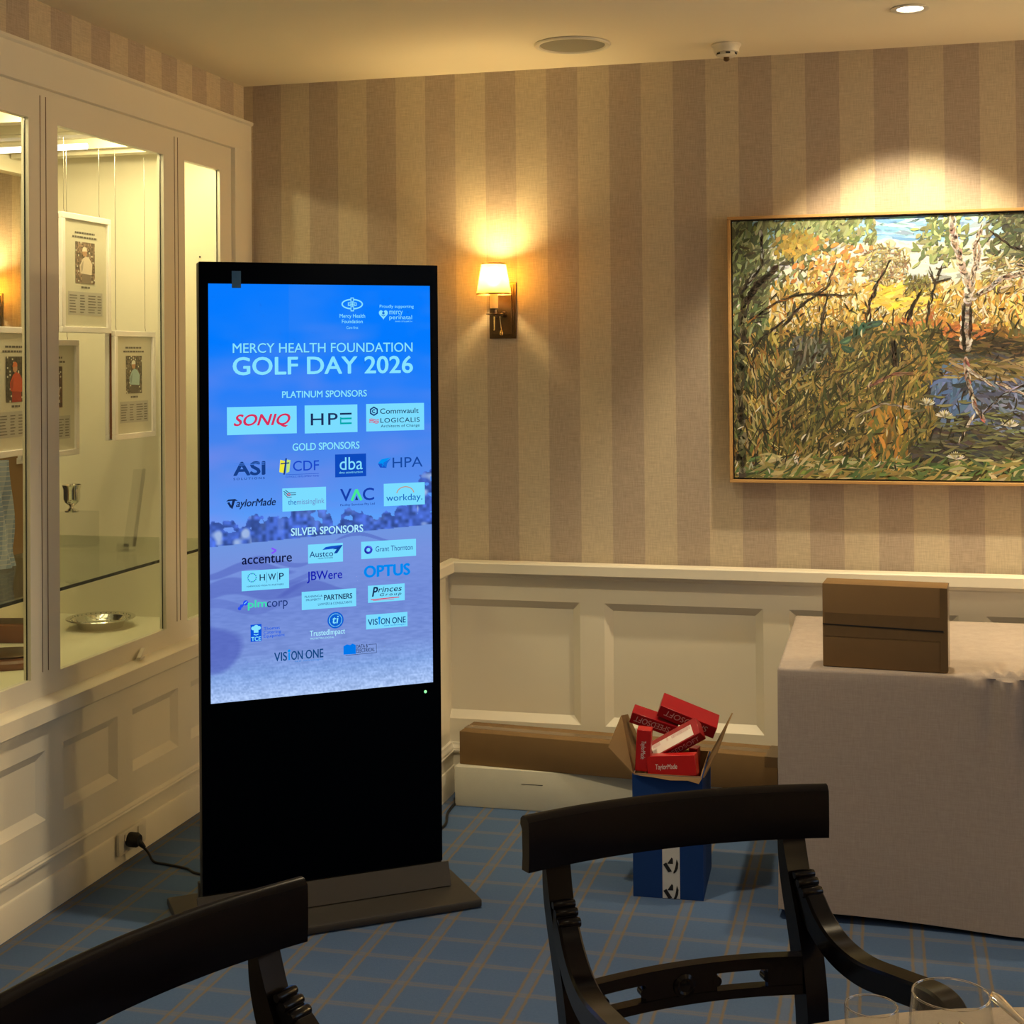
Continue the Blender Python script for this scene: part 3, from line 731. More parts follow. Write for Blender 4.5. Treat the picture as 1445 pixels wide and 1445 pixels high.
# ------------------------------------------------------------------ wall sconce
def sconce(label, loc):
    t = thing('wall_sconce', label, 'wall lamp', loc, 0, 'candle style wall sconces')
    g = G()   # stepped back plate, base at z = 0
    g.box(-.0525, .0525, -.008, 0, 0, .215, .001, seg=1); g.box(-.045, .045, -.014, -.008, .008, .205, .001, seg=1); g.box(-.038, .038, -.020, -.014, .016, .196, .001, seg=1)
    g.build('back_plate', 'bronze', t)
    g = G(); g.tube([(.012, -.02, .092), (.012, -.034, .092), (.012, -.05, .092)], [.010, .012, .007], 14); g.tube(spline([(.012, -.045, .092), (.006, -.075, .088), (-.004, -.10, .082), (-.008, -.105, .088)]), .0055, 10)
    g.build('arm', 'bronze', t)
    g = G(); g.lathe([(0, .086), (.010, .086), (.030, .090), (.031, .092), (.014, .094), (.014, .108), (.0165, .110), (.0165, .112), (0, .112)], 28, (-.008, -.105, 0)); g.build('drip_pan', 'bronze', t)
    g = G(); g.tube([(-.008, -.105, .086), (-.008, -.105, .055), (-.008, -.105, .030)], [.004, .003, .003], 10); g.lathe([(0, .006), (.006, .010), (.0075, .016), (.006, .024), (.0025, .030), (0, .031)], 16, (.012, -.075, .002)); g.tube([(.012, -.075, .03), (.008, -.085, .085)], .0015, 6)
    g.build('finial', 'brass', t)
    g = G(); g.lathe([(0, .112), (.0155, .112), (.0155, .178), (.008, .182), (.006, .1865), (0, .1865)], 24, (-.008, -.105, 0)); g.build('candle_sleeve', 'candle', t)
    g = G(); g.lathe([(0, .196), (.012, .200), (.021, .216), (.022, .236), (.016, .256), (.006, .266), (0, .267)], 20, (-.008, -.105, 0)); g.build('bulb', 'bulb', t)
    g = G(); g.lathe([(0, .187), (.040, .187), (.041, .189), (.040, .191), (0, .191)], 32, (-.008, -.105, 0)); g.build('light_baffle', 'brass', t)  # opaque disc added to block the bulb's downward light
    g = G(); g.lathe([(.0660, .163), (.0455, .281), (.0445, .281), (.0650, .163)], 48, (-.008, -.105, 0), closed=True); sh = g.build('lamp_shade', 'shade', t)
    g = G(); g.lathe([(.0664, .163), (.0654, .169), (.0646, .169), (.0654, .163)], 48, (-.008, -.105, 0), closed=True); g.build('shade_binding', 'brass', sh)
    g = G(); g.lathe([(.0463, .2765), (.0457, .2818), (.0442, .2818), (.0448, .2765)], 48, (-.008, -.105, 0), closed=True)
    g.build('shade_binding', 'brass', sh)
    return t
sc = sconce('wall sconce with a lit cream shade, beside the black screen', (1.0695, 0, 1.722))
s2 = dup(sc, (-1.385, .35, 1.742), 0, 'wall sconce glimpsed through the leftmost pane of the showcase')

# ------------------------------------------------------------------ ceiling fittings
t = thing('ceiling_speaker', 'large round grey speaker grille set in the ceiling', 'speaker', (1.432, -.392, H))
g = G(); g.lathe([(.115, -.0005), (.133, -.0005), (.135, -.003), (.131, -.008), (.118, -.008), (.114, -.003)], 56, closed=True); g.build('rim', 'white_plastic', t)
g = G(); g.lathe([(0, -.010), (.06, -.0085), (.1135, -.004), (.1135, -.001), (0, -.001)], 56); g.build('grille', 'grill', t)
t = thing('smoke_detector', 'small white smoke detector hanging from the ceiling', 'smoke detector', (1.952, -.235, H))
g = G(); g.lathe([(0, -.0005), (.052, -.0005), (.053, -.006), (.046, -.012), (.043, -.030), (0, -.030)], 36); g.build('mount', 'white_plastic', t)
g = G(); g.lathe([(0, -.030), (.034, -.030), (.036, -.040), (.026, -.046), (0, -.046)], 30)
g.build('sensor_body', 'white_plastic', t)
g = G(); g.lathe([(0, -.046), (.010, -.046), (.011, -.056), (.006, -.060), (0, -.061)], 18); g.build('sensor_tip', 'bronze', t)
for k in range(6):
    g = G(); a = k * PI / 3 + .25; g.box(-.008, .008, -.001, .001, -.0385, -.0325, mtx=Matrix.Rotation(a, 4, 'Z') @ Matrix.Translation((0, -.0355, 0)))
    g.build('vent_slot', 'black_rubber', t)
t = thing('downlight', 'recessed round downlight glowing above the painting', 'downlight', (2.570, -.600, H))
g = G(); g.lathe([(.040, -.0005), (.060, -.0005), (.062, -.003), (.056, -.006), (.042, -.004)], 40, closed=True); g.build('rim', 'white_plastic', t)
g = G(); g.lathe([(0, -.0012), (.0395, -.0012), (.0395, -.0004), (0, -.0004)], 32); g.build('lamp', 'downlamp', t)

# ------------------------------------------------------------------ digital screen totem
KZ = .100; KT = 1.937; KW = .735
kio = thing('digital_display_stand', 'tall black free-standing digital screen showing a golf day sponsor board', 'digital screen', (.845, -1.2795, 0), R(36.65))
g = G(); g.box(-KW / 2, KW / 2, .004, .048, .03, KT, .006, seg=3); g.build('casing', 'kiosk_side', kio)
g = G(); g.box(-KW / 2, KW / 2, 0, .0038, KZ, KT, .0015, seg=2); g.build('front_glass', 'kiosk', kio)
g = G()
sec = [(-.165, .003), (-.165, .026), (-.158, .030), (-.030, .032), (-.006, .093), (-.0005, .096), (-.0005, .0275), (.0025, .0275), (.0025, .003)]
g.prism([(-.385, y, z) for y, z in [(-.006, .028), (-.0005, .028), (-.0005, .097), (-.004, .097), (-.030, .031)]], (.77, 0, 0))
g.box(-.435, .435, -.165, .23, .003, .028, .006, seg=2)
g.box(-.37, .37, .049, .075, .027, .12, .004)
kb = g.build('base', 'base_metal', kio)
for x in (-.4, .4):
    for y in (-.14, .2): g = G(); g.lathe([(0, 0), (.014, 0), (.014, .004), (0, .004)], 16, (x, y, 0)); g.build('foot_pad', 'black_rubber', kb)
g = G(); g.lathe([(0, 0), (.0045, 0), (.0045, .0015), (0, .0022)], 14, (.316, -.0002, .624), mtx=Euler((R(90), 0, 0)).to_matrix()); g.build('power_light', 'green_led', kio, label='small green power light')
g = G(); g.box(-.272, -.245, -.0011, -.0003, 1.861, 1.911); g.build('film_tab', plain('blue_film', (.008, .07, .20), .2), kio, smooth=0, label='small blue strip of protective film')
# the picture on the screen
SX0, SX1, SZ0, SZ1 = -.341, .341, .651, 1.873
def screen_picture():
    nx, ny = 300, 540
    rng = np.random.default_rng(3)
    def vnoise(fx, fy, seed):
        r = np.random.default_rng(seed).random((int(fy) + 3, int(fx) + 3))
        U, V = np.meshgrid(np.linspace(0, fx, nx), np.linspace(0, fy, ny)); i, j = U.astype(int), V.astype(int); a, b = U - i, V - j
        a = a * a * (3 - 2 * a); b = b * b * (3 - 2 * b)
        return (r[j, i] * (1 - a) + r[j, i + 1] * a) * (1 - b) + (r[j + 1, i] * (1 - a) + r[j + 1, i + 1] * a) * b
    u, v = np.meshgrid(np.linspace(0, 1, nx), np.linspace(0, 1, ny))      # v: 0 top
    keys = [0, .14, .24, .34, .46, .54, .575, .63]
    cols = np.array([(4, 122, 255), (0, 122, 255), (34, 126, 250), (62, 130, 240), (84, 138, 236), (86, 150, 246), (92, 160, 252), (96, 160, 250)], float)
    img = np.stack([np.interp(v, keys, cols[:, k]) for k in range(3)], -1)
    cl = vnoise(2.2, 9, 1) * .5 + vnoise(5, 22, 2) * .3 + vnoise(11, 48, 5) * .2
    cl = np.clip((cl - .42) * 3, 0, 1) * np.clip((v - .02) * 4 + .25 * (u > .35) + u * .5, 0, 1)
    img = img * (1 - .48 * cl[..., None]) + np.array((132, 140, 232.)) * (.48 * cl[..., None])
    # tree line
    hz = .628 - .026 * u
    top = .606 + (vnoise(24, 4, 7) - .5) * .014
    for cx, cz, rx, rz in ((.02, .598, .05, .03), (.08, .592, .035, .027), (.14, .603, .06, .02), (.20, .585, .045, .026), (.27, .590, .05, .026), (.34, .592, .05, .03), (.40, .578, .06, .034), (.46, .574, .05, .034), (.50, .585, .04, .026), (.57, .605, .04, .016), (.625, .582, .05, .03), (.68, .590, .05, .026), (.74, .598, .05, .02), (.80, .592, .05, .024), (.87, .582, .05, .034), (.93, .560, .05, .05), (.985, .535, .06, .07)):
        q_ = 1 - ((u - cx) / rx) ** 2; top = np.where(q_ > 0, np.minimum(top, cz - rz * np.sqrt(np.maximum(q_, 0)) + (vnoise(70, 130, 8) - .5) * .016), top)
    tr = (v > top) & (v < hz); n = vnoise(60, 110, 9)
    tree = np.array((66, 92, 182.)) * (.72 + .6 * n[..., None]) + np.array((0, 6, 8.))
    paleT = np.clip((vnoise(26, 50, 12) - .56) * 4, 0, 1)[..., None] * (((u < .18) | (u > .93))[..., None] * .9 + .18)
    tree = tree * (1 - paleT) + np.array((150, 176, 226.)) * paleT
    gapn = (vnoise(45, 80, 13) > .80) & (v < hz - .03)
    img = np.where((tr & ~gapn)[..., None], tree, img)
    # dunes
    sand = v >= hz
    q = np.clip((v - hz) / (1 - hz), 0, 1)
    base = np.stack([np.interp(q, [0, .15, .45, .7, .84, 1], c) for c in ((112, 118, 112, 120, 130, 172), (150, 146, 138, 146, 164, 198), (226, 222, 214, 216, 226, 244))], -1)
    rp = vnoise(34, 300, 21) - .5; rp2 = vnoise(150, 250, 22) - .5
    base += (rp * 26 * np.clip(q - .05, 0, 1) + rp2 * 40 * np.clip((q - .68) * 3, 0, 1))[..., None]
    def dune(cx, cy, rx, ry, k):
        nonlocal base
        d = ((u - cx) / rx) ** 2 + ((v - cy - .012 * np.sin(u * 17 + cy * 30)) / ry) ** 2
        m = np.clip((1 - d) * 3.0, 0, 1)[..., None]; base = base * (1 - m * .52 * k) + np.array((70, 84, 178.)) * (m * .52 * k)
    dune(.16, .688, .22, .012, .8); dune(.30, .672, .15, .007, .7); dune(.10, .735, .34, .022, .75); dune(.47, .752, .19, .020, .8); dune(.05, .775, .30, .012, .45); dune(.40, .715, .10, .007, .6); dune(-.02, .865, .17, .062, 1.1); dune(.68, .628, .14, .005, .8)
    img = np.where(sand[..., None], base, img)
    img = np.clip(img / 255, 0, 1); img = np.where(img <= .04045, img / 12.92, ((img + .055) / 1.055) ** 2.4)
    V = [(SX0 + (SX1 - SX0) * a, -.0007, SZ1 - (SZ1 - SZ0) * b) for b in np.linspace(0, 1, ny) for a in np.linspace(0, 1, nx)]
    Fc = [(j * nx + i, j * nx + i + 1, (j + 1) * nx + i + 1, (j + 1) * nx + i) for j in range(ny - 1) for i in range(nx - 1)]
    me = bpy.data.meshes.new('screen'); me.from_pydata(V, [], Fc); me.update()
    ca = me.color_attributes.new('Col', 'FLOAT_COLOR', 'POINT'); arr = np.ones((nx * ny, 4), np.float32); arr[:, :3] = img.reshape(-1, 3); ca.data.foreach_set('color', arr.ravel())
    return finish(me, 'screen', 'pixels', kio, 0, 'bright blue lit screen with white writing and sponsor logos')
scr = screen_picture()
CY = srgb(134, 226, 255); PANEL = srgb(122, 220, 255); NAVY = srgb(16, 52, 118); DK = srgb(18, 40, 84); RED = srgb(214, 48, 92); TEAL = srgb(0, 168, 176); BLUE = srgb(20, 80, 200); SKY = srgb(0, 146, 246); SHD = srgb(26, 84, 190); GREEN = srgb(70, 232, 150); PURP = srgb(128, 84, 255); YEL = srgb(236, 232, 60)
Y1, Y2, Y3, Y4, Y5 = -.0010, -.0013, -.0016, -.0019, -.0022
class LG(CG):
    def p(s, pts, col, y=Y3): s.poly([(a, y, b) for a, b in pts], col)
    def rect(s, b, col, y=Y2): s.p([(b[0], b[1]), (b[2], b[1]), (b[2], b[3]), (b[0], b[3])], col, y)
    def ell(s, cx, cy, rx, ry, col, y=Y3, n=28): s.p([(cx + rx * math.cos(2 * PI * k / n), cy + ry * math.sin(2 * PI * k / n)) for k in range(n)], col, y)
    def ring(s, cx, cy, rx, ry, w_, col, y=Y3, a0=0, a1=2 * PI, n=30):
        for k in range(n):
            a, b = a0 + (a1 - a0) * k / n, a0 + (a1 - a0) * (k + 1) / n
            s.p([(cx + rx * math.cos(a), cy + ry * math.sin(a)), (cx + rx * math.cos(b), cy + ry * math.sin(b)), (cx + (rx - w_) * math.cos(b), cy + (ry - w_) * math.sin(b)), (cx + (rx - w_) * math.cos(a), cy + (ry - w_) * math.sin(a))], col, y)
    def line(s, pts, w_, col, y=Y3):
        for (a, b), (c, d) in zip(pts, pts[1:]):
            l_ = math.hypot(c - a, d - b) or 1; nx_, ny_ = -(d - b) / l_ * w_ / 2, (c - a) / l_ * w_ / 2
            s.p([(a + nx_, b + ny_), (c + nx_, d + ny_), (c - nx_, d - ny_), (a - nx_, b - ny_)], col, y)
    def text(s, body, box, col, bold=.016, shear=0, y=Y4, space=1.0, shadow=None):
        h = (box[3] - box[1]) * bold * 1.1; pl = fit_text(body, box, 0, shear, space)
        for dx, dz in (((-h, 0), (h, 0), (0, -h * .7), (0, h * .7), (-h * .7, -h * .6), (h * .7, h * .6)) if bold > .001 else ((0, 0),)):
            for f in pl: s.p([(a + dx, b + dz) for a, b in f], col, y)
            y -= .00001
        if shadow:
            d = .0013
            for dx, dz in ((.0010, -d), (.0014, -d * .6), (.0004, -d)):
                for f in pl: s.p([(a + dx, b + dz) for a, b in f], shadow, Y2)
    def done(s, name): return s.build(name, 'pixels', scr)
def mid(b): return ((b[0] + b[2]) / 2, (b[1] + b[3]) / 2)
B = {'title1': (-.2704, 1.6702, .283, 1.6983), 'title2': (-.2698, 1.606, .2825, 1.657), 'plat': (-.1245, 1.5355, .1357, 1.555), 'gold': (-.0939, 1.3781, .1115, 1.3995), 'silver': (-.1005, 1.1258, .1209, 1.1479)}
for k, tx, bo, nm in (('title1', 'MERCY HEALTH FOUNDATION', .010, 'title_text'), ('title2', 'GOLF DAY 2026', .026, 'title_text'), ('plat', 'PLATINUM SPONSORS', .024, 'heading_text'), ('gold', 'GOLD SPONSORS', .024, 'heading_text'), ('silver', 'SILVER SPONSORS', .024, 'heading_text')):
    q = LG(); q.text(tx, B[k], CY if k != 'silver' else srgb(176, 236, 255), bo, shadow=SHD); q.done(nm)
# charity marks
q = LG(); cx, cy = .0925, 1.8153; q.ring(cx, cy, .0337, .0162, .0042, CY, n=40)
for b in ((cx - .0052, 1.7935, cx + .0052, 1.8352), (cx - .0135, cy - .0052, cx + .0135, cy + .0052)): q.rect(b, CY, Y3)
for b in ((cx - .0030, 1.7965, cx + .0030, 1.8325), (cx - .0110, cy - .0028, cx + .0110, cy + .0028)): q.rect(b, srgb(30, 120, 235), Y4)
q.rect((cx - .0016, cy - .009, cx + .0016, cy + .009), CY, Y5); q.rect((cx - .008, cy - .0012, cx + .008, cy + .0012), CY, Y5)
q.text('Mercy Health', (.053, 1.7739, .1325, 1.7856), CY, .006); q.text('Foundation', (.0599, 1.7577, .1247, 1.7685), CY, .006); q.text('Care first', (.0738, 1.7406, .1103, 1.7484), CY, .004); q.done('charity_logo')
q = LG(); q.text('Proudly supporting', (.1788, 1.8049, .2877, 1.8139), CY, .004)
hx, hy = .1904, 1.7850; q.p([(hx + .0142 * math.sin(a) ** 3, hy + .0011 * (11.5 * math.cos(a) - 5 * math.cos(2 * a) - 2 * math.cos(3 * a) - math.cos(4 * a))) for a in [2 * PI * k / 36 for k in range(36)]], CY)
q.ell(hx, hy + .0035, .0042, .0042, srgb(20, 110, 220), Y4); q.line([(hx - .006, hy - .002), (hx, hy - .006), (hx + .006, hy - .002)], .0022, srgb(20, 110, 220), Y4)
q.text('mercy', (.2095, 1.7851, .2520, 1.7960), CY, 0); q.text('perinatal', (.2094, 1.7702, .2822, 1.7826), CY, 0); q.text('SAFER STILLBIRTH', (.2274, 1.7613, .2821, 1.7650), CY, 0); q.done('charity_logo')
# platinum
q = LG(); q.rect((-.2888, 1.4297, -.0811, 1.5114), PANEL); q.text('SONIQ', (-.2684, 1.4564, -.1012, 1.4889), RED, .03, .28); q.done('sponsor_logo')
q = LG(); q.rect((-.0569, 1.4282, .1061, 1.5118), PANEL); q.text('HP', (-.0382, 1.452, .044, 1.487), srgb(28, 48, 92), .008, space=1.15)
for z in (1.4528, 1.4672, 1.4816): q.rect((.0516, z, .0879, z + .0053), TEAL if z < 1.48 else DK, Y3)
q.rect((.0516, 1.4528, .0556, 1.474), TEAL, Y4); q.done('sponsor_logo')
q = LG(); q.rect((.1336, 1.429, .3189, 1.5121), PANEL); cx, cy = .158, 1.4898
q.p([(cx + .0145 * math.sin(k * PI / 3), cy + .0145 * math.cos(k * PI / 3)) for k in range(6)], NAVY); q.p([(cx + .0098 * math.sin(k * PI / 3), cy + .0098 * math.cos(k * PI / 3)) for k in range(6)], PANEL, Y4); q.ring(cx, cy, .0062, .0062, .003, NAVY, Y5, .7, 5.6, 16)
q.text('Commvault', (.1777, 1.4816, .3012, 1.4974), DK, .006); q.text('LOGICALIS', (.1785, 1.4543, .3041, 1.4682), DK, .006, space=1.1); q.text('Architects of Change', (.1794, 1.4400, .304, 1.4483), DK, 0)
for k in range(3): q.line([(.1427 + .0307 * j / 8, 1.4555 + k * .0045 + .0022 * math.sin(j / 8 * 6.28)) for j in range(9)], .0022, RED)
q.done('sponsor_logo')
# gold
q = LG(); q.text('ASI', (-.2694, 1.3114, -.1785, 1.3494), srgb(22, 62, 136), .05)
for z in (1.345, 1.3405): q.rect((-.2694, z, -.1785, z + .0016), srgb(74, 132, 236), Y5)
q.text('SOLUTIONS', (-.271, 1.2977, -.1787, 1.3038), srgb(22, 62, 136), .02, space=1.5); q.done('sponsor_logo')
q = LG(); a = (-.1348, 1.3121, -.1007, 1.3524)
q.p([(a[0], a[1] + .004), (a[0] + .015, a[1]), (a[0] + .017, a[3] - .004), (a[0] + .003, a[3])], YEL); q.p([(a[0] + .021, a[1]), (a[2] - .004, a[1] + .004), (a[2], a[3] - .002), (a[0] + .023, a[3])], srgb(190, 226, 120)); q.line([(a[0] + .014, a[1] - .004), (a[0] + .021, a[3] + .004)], .0045, NAVY, Y4); q.line([(a[0] + .004, a[3] - .012), (a[2] - .004, a[3] - .010)], .0035, NAVY, Y4)
q.text('CDF', (-.0933, 1.3178, -.0144, 1.3473), srgb(24, 70, 200), .004); q.text('CATHOLIC DEVELOPMENT FUND', (-.1156, 1.2985, -.0147, 1.3035), srgb(24, 70, 190), .004); q.line([(-.1156, 1.3075), (-.0147, 1.3075)], .0012, BLUE); q.done('sponsor_logo')
q = LG(); q.rect((.0354, 1.2936, .1324, 1.3624), srgb(12, 74, 190)); q.text('dba', (.0495, 1.3155, .1213, 1.3531), CY, .0); q.text('dma construction', (.0478, 1.3043, .121, 1.3110), CY, 0); q.done('sponsor_logo')
q = LG(); q.p([(.1698, 1.332), (.180, 1.343), (.2109, 1.348), (.196, 1.337), (.190, 1.330), (.186, 1.318)], SKY); q.p([(.1698, 1.330), (.182, 1.330), (.198, 1.316), (.176, 1.318)], BLUE); q.p([(.186, 1.332), (.2109, 1.345), (.199, 1.330), (.196, 1.316), (.189, 1.322)], srgb(20, 110, 220), Y4); q.text('HPA', (.2161, 1.3162, .3125, 1.347), srgb(20, 72, 160), 0); q.done('sponsor_logo')
q = LG(); a = (-.2927, 1.2135, -.2625, 1.2426); q.p([(a[0], 1.236), (a[0] + .006, 1.2415), (a[2] - .004, 1.2426), (a[2] + .004, 1.2365), (a[0] + .016, 1.2375)], DK); q.p([(a[0] + .003, 1.232), (a[0] + .009, 1.2345), (a[0] + .016, 1.222), (a[0] + .012, 1.2165)], DK); q.p([(a[0] + .018, 1.2375), (a[0] + .026, 1.2375), (a[0] + .0185, 1.2135), (a[0] + .0135, 1.2165)], DK)
q.text('aylorMade', (-.2635, 1.2192, -.1464, 1.2404), DK, .022, .25); q.done('sponsor_logo')
q = LG(); q.rect((-.1262, 1.1985, .0069, 1.2671), PANEL); q.line([(-.122, 1.259), (-.108, 1.247), (-.085, 1.2475)], .0022, DK); q.line([(-.117, 1.262), (-.106, 1.253), (-.085, 1.2525)], .0018, DK); q.line([(-.121, 1.252), (-.110, 1.240), (-.098, 1.2405)], .0016, DK); q.ring(-.107, 1.248, .0055, .0045, .0016, RED, Y4)
q.text('themissinglink', (-.1092, 1.2180, .0016, 1.2335), srgb(110, 140, 200), 0); q.text('the', (-.1092, 1.2180, -.084, 1.2335), srgb(40, 110, 190), 0, y=Y5); q.done('sponsor_logo')
q = LG(); a = (.0511, 1.2213, .1558, 1.2576); q.text('V', (a[0], a[1], .085, a[3]), srgb(20, 62, 170), .02); q.line([(.0862, a[1]), (.1015, a[3] - .003), (.1168, a[1])], .0078, GREEN); q.p([(.0965, 1.2225), (.1065, 1.2225), (.1015, 1.236)], NAVY); q.text('C', (.1215, a[1], a[2], a[3]), srgb(20, 62, 170), .02); q.text('Facility Services Pty Ltd', (.0508, 1.2066, .1583, 1.2129), srgb(24, 60, 150), .01); q.done('sponsor_logo')
q = LG(); q.rect((.1874, 1.1997, .3191, 1.268), PANEL); q.ring(.2561, 1.2343, .0292, .0236, .003, srgb(190, 150, 130), a0=.15, a1=PI - .15); q.text('workday.', (.1949, 1.2150, .3107, 1.2344), srgb(16, 96, 190), .004); q.done('sponsor_logo')
# silver
q = LG(); q.line([(-.1597, 1.0925), (-.1454, 1.0847), (-.1597, 1.0768)], .005, PURP); q.text('accenture', (-.2475, 1.0497, -.0991, 1.0719), srgb(14, 22, 64), .02); q.done('sponsor_logo')
q = LG(); q.rect((-.0495, 1.0397, .0577, 1.0962), PANEL); q.text('Austco', (-.0453, 1.058, .0269, 1.0754), NAVY, .002); q.p([(-.0058, 1.078), (.004, 1.086), (.022, 1.0885), (.0567, 1.0899), (.053, 1.084), (.030, 1.080)], BLUE); q.p([(.026, 1.0782), (.0567, 1.0895), (.040, 1.066), (.029, 1.0655), (.038, 1.078)], srgb(16, 66, 160), Y4); q.text('HEALTHCARE', (-.0192, 1.0515, .0268, 1.0555), NAVY, 0); q.done('sponsor_logo')
q = LG(); q.rect((.1146, 1.0432, .2893, 1.0955), PANEL); q.ring(.1372, 1.0702, .0130, .0127, .0068, srgb(50, 60, 200)); q.ring(.1372, 1.0702, .0130, .0127, .004, srgb(90, 110, 230), Y4, .3, 1.6); q.ring(.1372, 1.0702, .0130, .0127, .004, srgb(30, 40, 150), Y4, 3.2, 4.6); q.text('Grant Thornton', (.16, 1.063, .2788, 1.0790), srgb(40, 70, 150), 0); q.done('sponsor_logo')
q = LG(); q.rect((-.2489, .9712, -.1078, 1.0303), PANEL)
for k in range(14): q.ell(-.2182 + .0122 * math.cos(k * PI / 7), 1.0093 + .0122 * math.sin(k * PI / 7), .0021, .0021, TEAL if k % 2 else srgb(60, 120, 210), n=8)
for tx, a, b in (('H', -.1956, -.180), ('W', -.1705, -.1475), ('P', -.1375, -.1238)): q.text(tx, (a, .9987, b, 1.0174), DK, .01)
for u in (-.1745, -.1430): q.line([(u, .992), (u, 1.022)], .0008, NAVY)
q.text('HARWOOD WEALTH PARTNERS', (-.2338, .9818, -.1239, .9865), NAVY, 0); q.done('sponsor_logo')
q = LG(); q.text('JBWere', (-.0536, .9901, .0545, 1.0159), srgb(16, 26, 176), .012); q.done('sponsor_logo')
q = LG(); q.text('OPTUS', (.1243, .9877, .2678, 1.0211), srgb(0, 136, 240), .055); q.done('sponsor_logo')
q = LG()
for u, v, r_ in ((-.2555, .9215, .0052), (-.250, .928, .0048), (-.2375, .9365, .0078), (-.245, .9315, .003)): q.ell(u, v, r_, r_, srgb(40, 80, 240))
q.line([(-.2425, .9335), (-.233, .941)], .0018, CY, Y4); q.text('plm', (-.2307, .9215, -.1757, .9426), srgb(60, 225, 180), .03); q.text('corp', (-.1747, .9195, -.1125, .9365), srgb(24, 52, 120), -.004); q.done('sponsor_logo')
q = LG(); q.rect((-.0698, .9029, .0978, .9569), PANEL); q.text('PLANNING &', (-.0609, .9387, -.0069, .9448), NAVY, 0); q.text('PROPERTY', (-.0568, .9284, -.0112, .9346), NAVY, 0); q.text('PARTNERS', (-.0016, .9275, .085, .9430), DK, .024); q.text('LAWYERS & CONSULTANTS', (-.0202, .9130, .0848, .9200), NAVY, 0); q.done('sponsor_logo')
q = LG(); q.rect((.135, .9096, .2517, .9612), PANEL); q.text('P', (.1481, .9280, .1660, .9559), DK, .03, .25); q.text('rinces', (.1670, .9395, .2424, .9550), DK, .006, .2); q.text('Group', (.1724, .9275, .2407, .9360), DK, .012, .2, space=1.35); q.line([(.1436, .9185), (.234, .9205)], .0028, RED); q.line([(.150, .9152), (.218, .9160)], .0014, RED); q.done('sponsor_logo')
q = LG(); q.rect((-.2236, .821, -.1911, .8713), srgb(10, 84, 220)); q.text('TCE', (-.2215, .8235, -.1932, .8350), CY, .03)
for u, v, r_ in ((-.2155, .8605, .0062), (-.2073, .8635, .0070), (-.1992, .8605, .0062)): q.ell(u, v, r_, r_ * .9, CY)
q.rect((-.2142, .8470, -.2004, .8600), CY, Y3); q.line([(-.2142, .8425), (-.2073, .8400), (-.2004, .8425)], .0022, CY)
q.text('Thomas', (-.1849, .8530, -.1367, .8616), srgb(14, 90, 226), .012); q.text('Catering', (-.185, .8415, -.1327, .8503), srgb(14, 90, 226), .012); q.text('Equipment', (-.185, .8305, -.1214, .8392), srgb(14, 90, 226), .012); q.done('sponsor_logo')
q = LG(); q.ell(.0333, .8654, .0250, .0247, srgb(12, 96, 210), n=36); q.ring(.0333, .8654, .0205, .0202, .0022, CY); q.text('ti', (.0235, .8560, .0425, .8775), CY, .02, .15); q.text('TrustedImpact', (-.046, .8235, .0622, .8395), srgb(170, 236, 255), .012); q.text('PROTECTING DIGITAL', (-.0445, .8130, .0281, .8180), srgb(170, 236, 255), .01); q.done('sponsor_logo')
def vision(bx, lx, pb):
    q = LG()
    if pb: q.rect(pb, PANEL)
    u0, v0, u1, v1 = bx; W = u1 - u0
    q.text('VIS', (u0, v0, u0 + W * .255, v1), srgb(14, 70, 130), .02); q.text('ON', (u0 + W * .345, v0, u0 + W * .575, v1), srgb(14, 70, 130), .02); q.text('ONE', (u0 + W * .64, v0, u1, v1), srgb(14, 70, 130), .02)
    q.rect((u0 + W * .285, v0, u0 + W * .318, v1 - (v1 - v0) * .12), SKY, Y3); q.ell(u0 + W * .301, v1 + (v1 - v0) * .08, .0042, .0042, SKY)
    q.text('new technologies', (lx[0], lx[1], lx[2], lx[3]), srgb(30, 130, 220), 0); q.done('sponsor_logo')
vision((.1338, .8420, .2538, .8600), (.1852, .8350, .2537, .8395), (.1284, .8297, .2598, .8735))
vision((-.1537, .7580, -.0056, .7835), (-.0919, .7507, -.0057, .7560), None)
q = LG(); q.p([(.0571, .760), (.0955, .7589), (.0955, .786), (.085, .7909), (.078, .787), (.068, .790), (.0571, .785)], srgb(0, 120, 236)); q.text('DATA &', (.0972, .7758, .1332, .7861), DK, .006); q.text('ELECTRICAL', (.0971, .7624, .1547, .7738), DK, .006); q.line([(.0634, .7569), (.1602, .7575), (.1602, .7835), (.135, .7838)], .0012, DK); q.done('sponsor_logo')

# ------------------------------------------------------------------ power cord, outlet, clip
t = thing('wall_outlet', 'cream double power outlet on the left baseboard', 'power outlet', (.0395, -1.005, .036))
g = G(); g.box(0, .012, -.088, .088, 0, .072, .003); g.build('plate', 'white_plastic', t)
for y in (-.058, .03): g = G(); g.box(.0122, .016, y, y + .028, .042, .064, .001, seg=1); g.build('switch', 'white_plastic', t)
t = thing('power_cord', 'black power cord plugged in at the left wall and running to the screen', 'cable', (.052, -1.035, 0))
g = G(); g.lathe([(0, 0), (.022, .0), (.024, .006), (.024, .030), (.018, .040), (0, .041)], 24, (.0005, 0, .076), mtx=Euler((0, R(90), 0)).to_matrix()); g.tube([(.030, .0, .073), (.042, .008, .060), (.050, .014, .048)], [.013, .009, .006], 12)
g.build('plug', 'black_rubber', t)
pl = t
g = G(); g.tube(spline([(.046, .012, .052), (.062, .018, .030), (.085, .012, .0055), (.14, .0, .0045), (.22, -.02, .0045), (.265, -.050, .0045), (.33, -.055, .0045), (.43, .00, .0045), (.52, .07, .0045)], 8), .0042, 8)
g.build('cord', 'black_rubber', t)
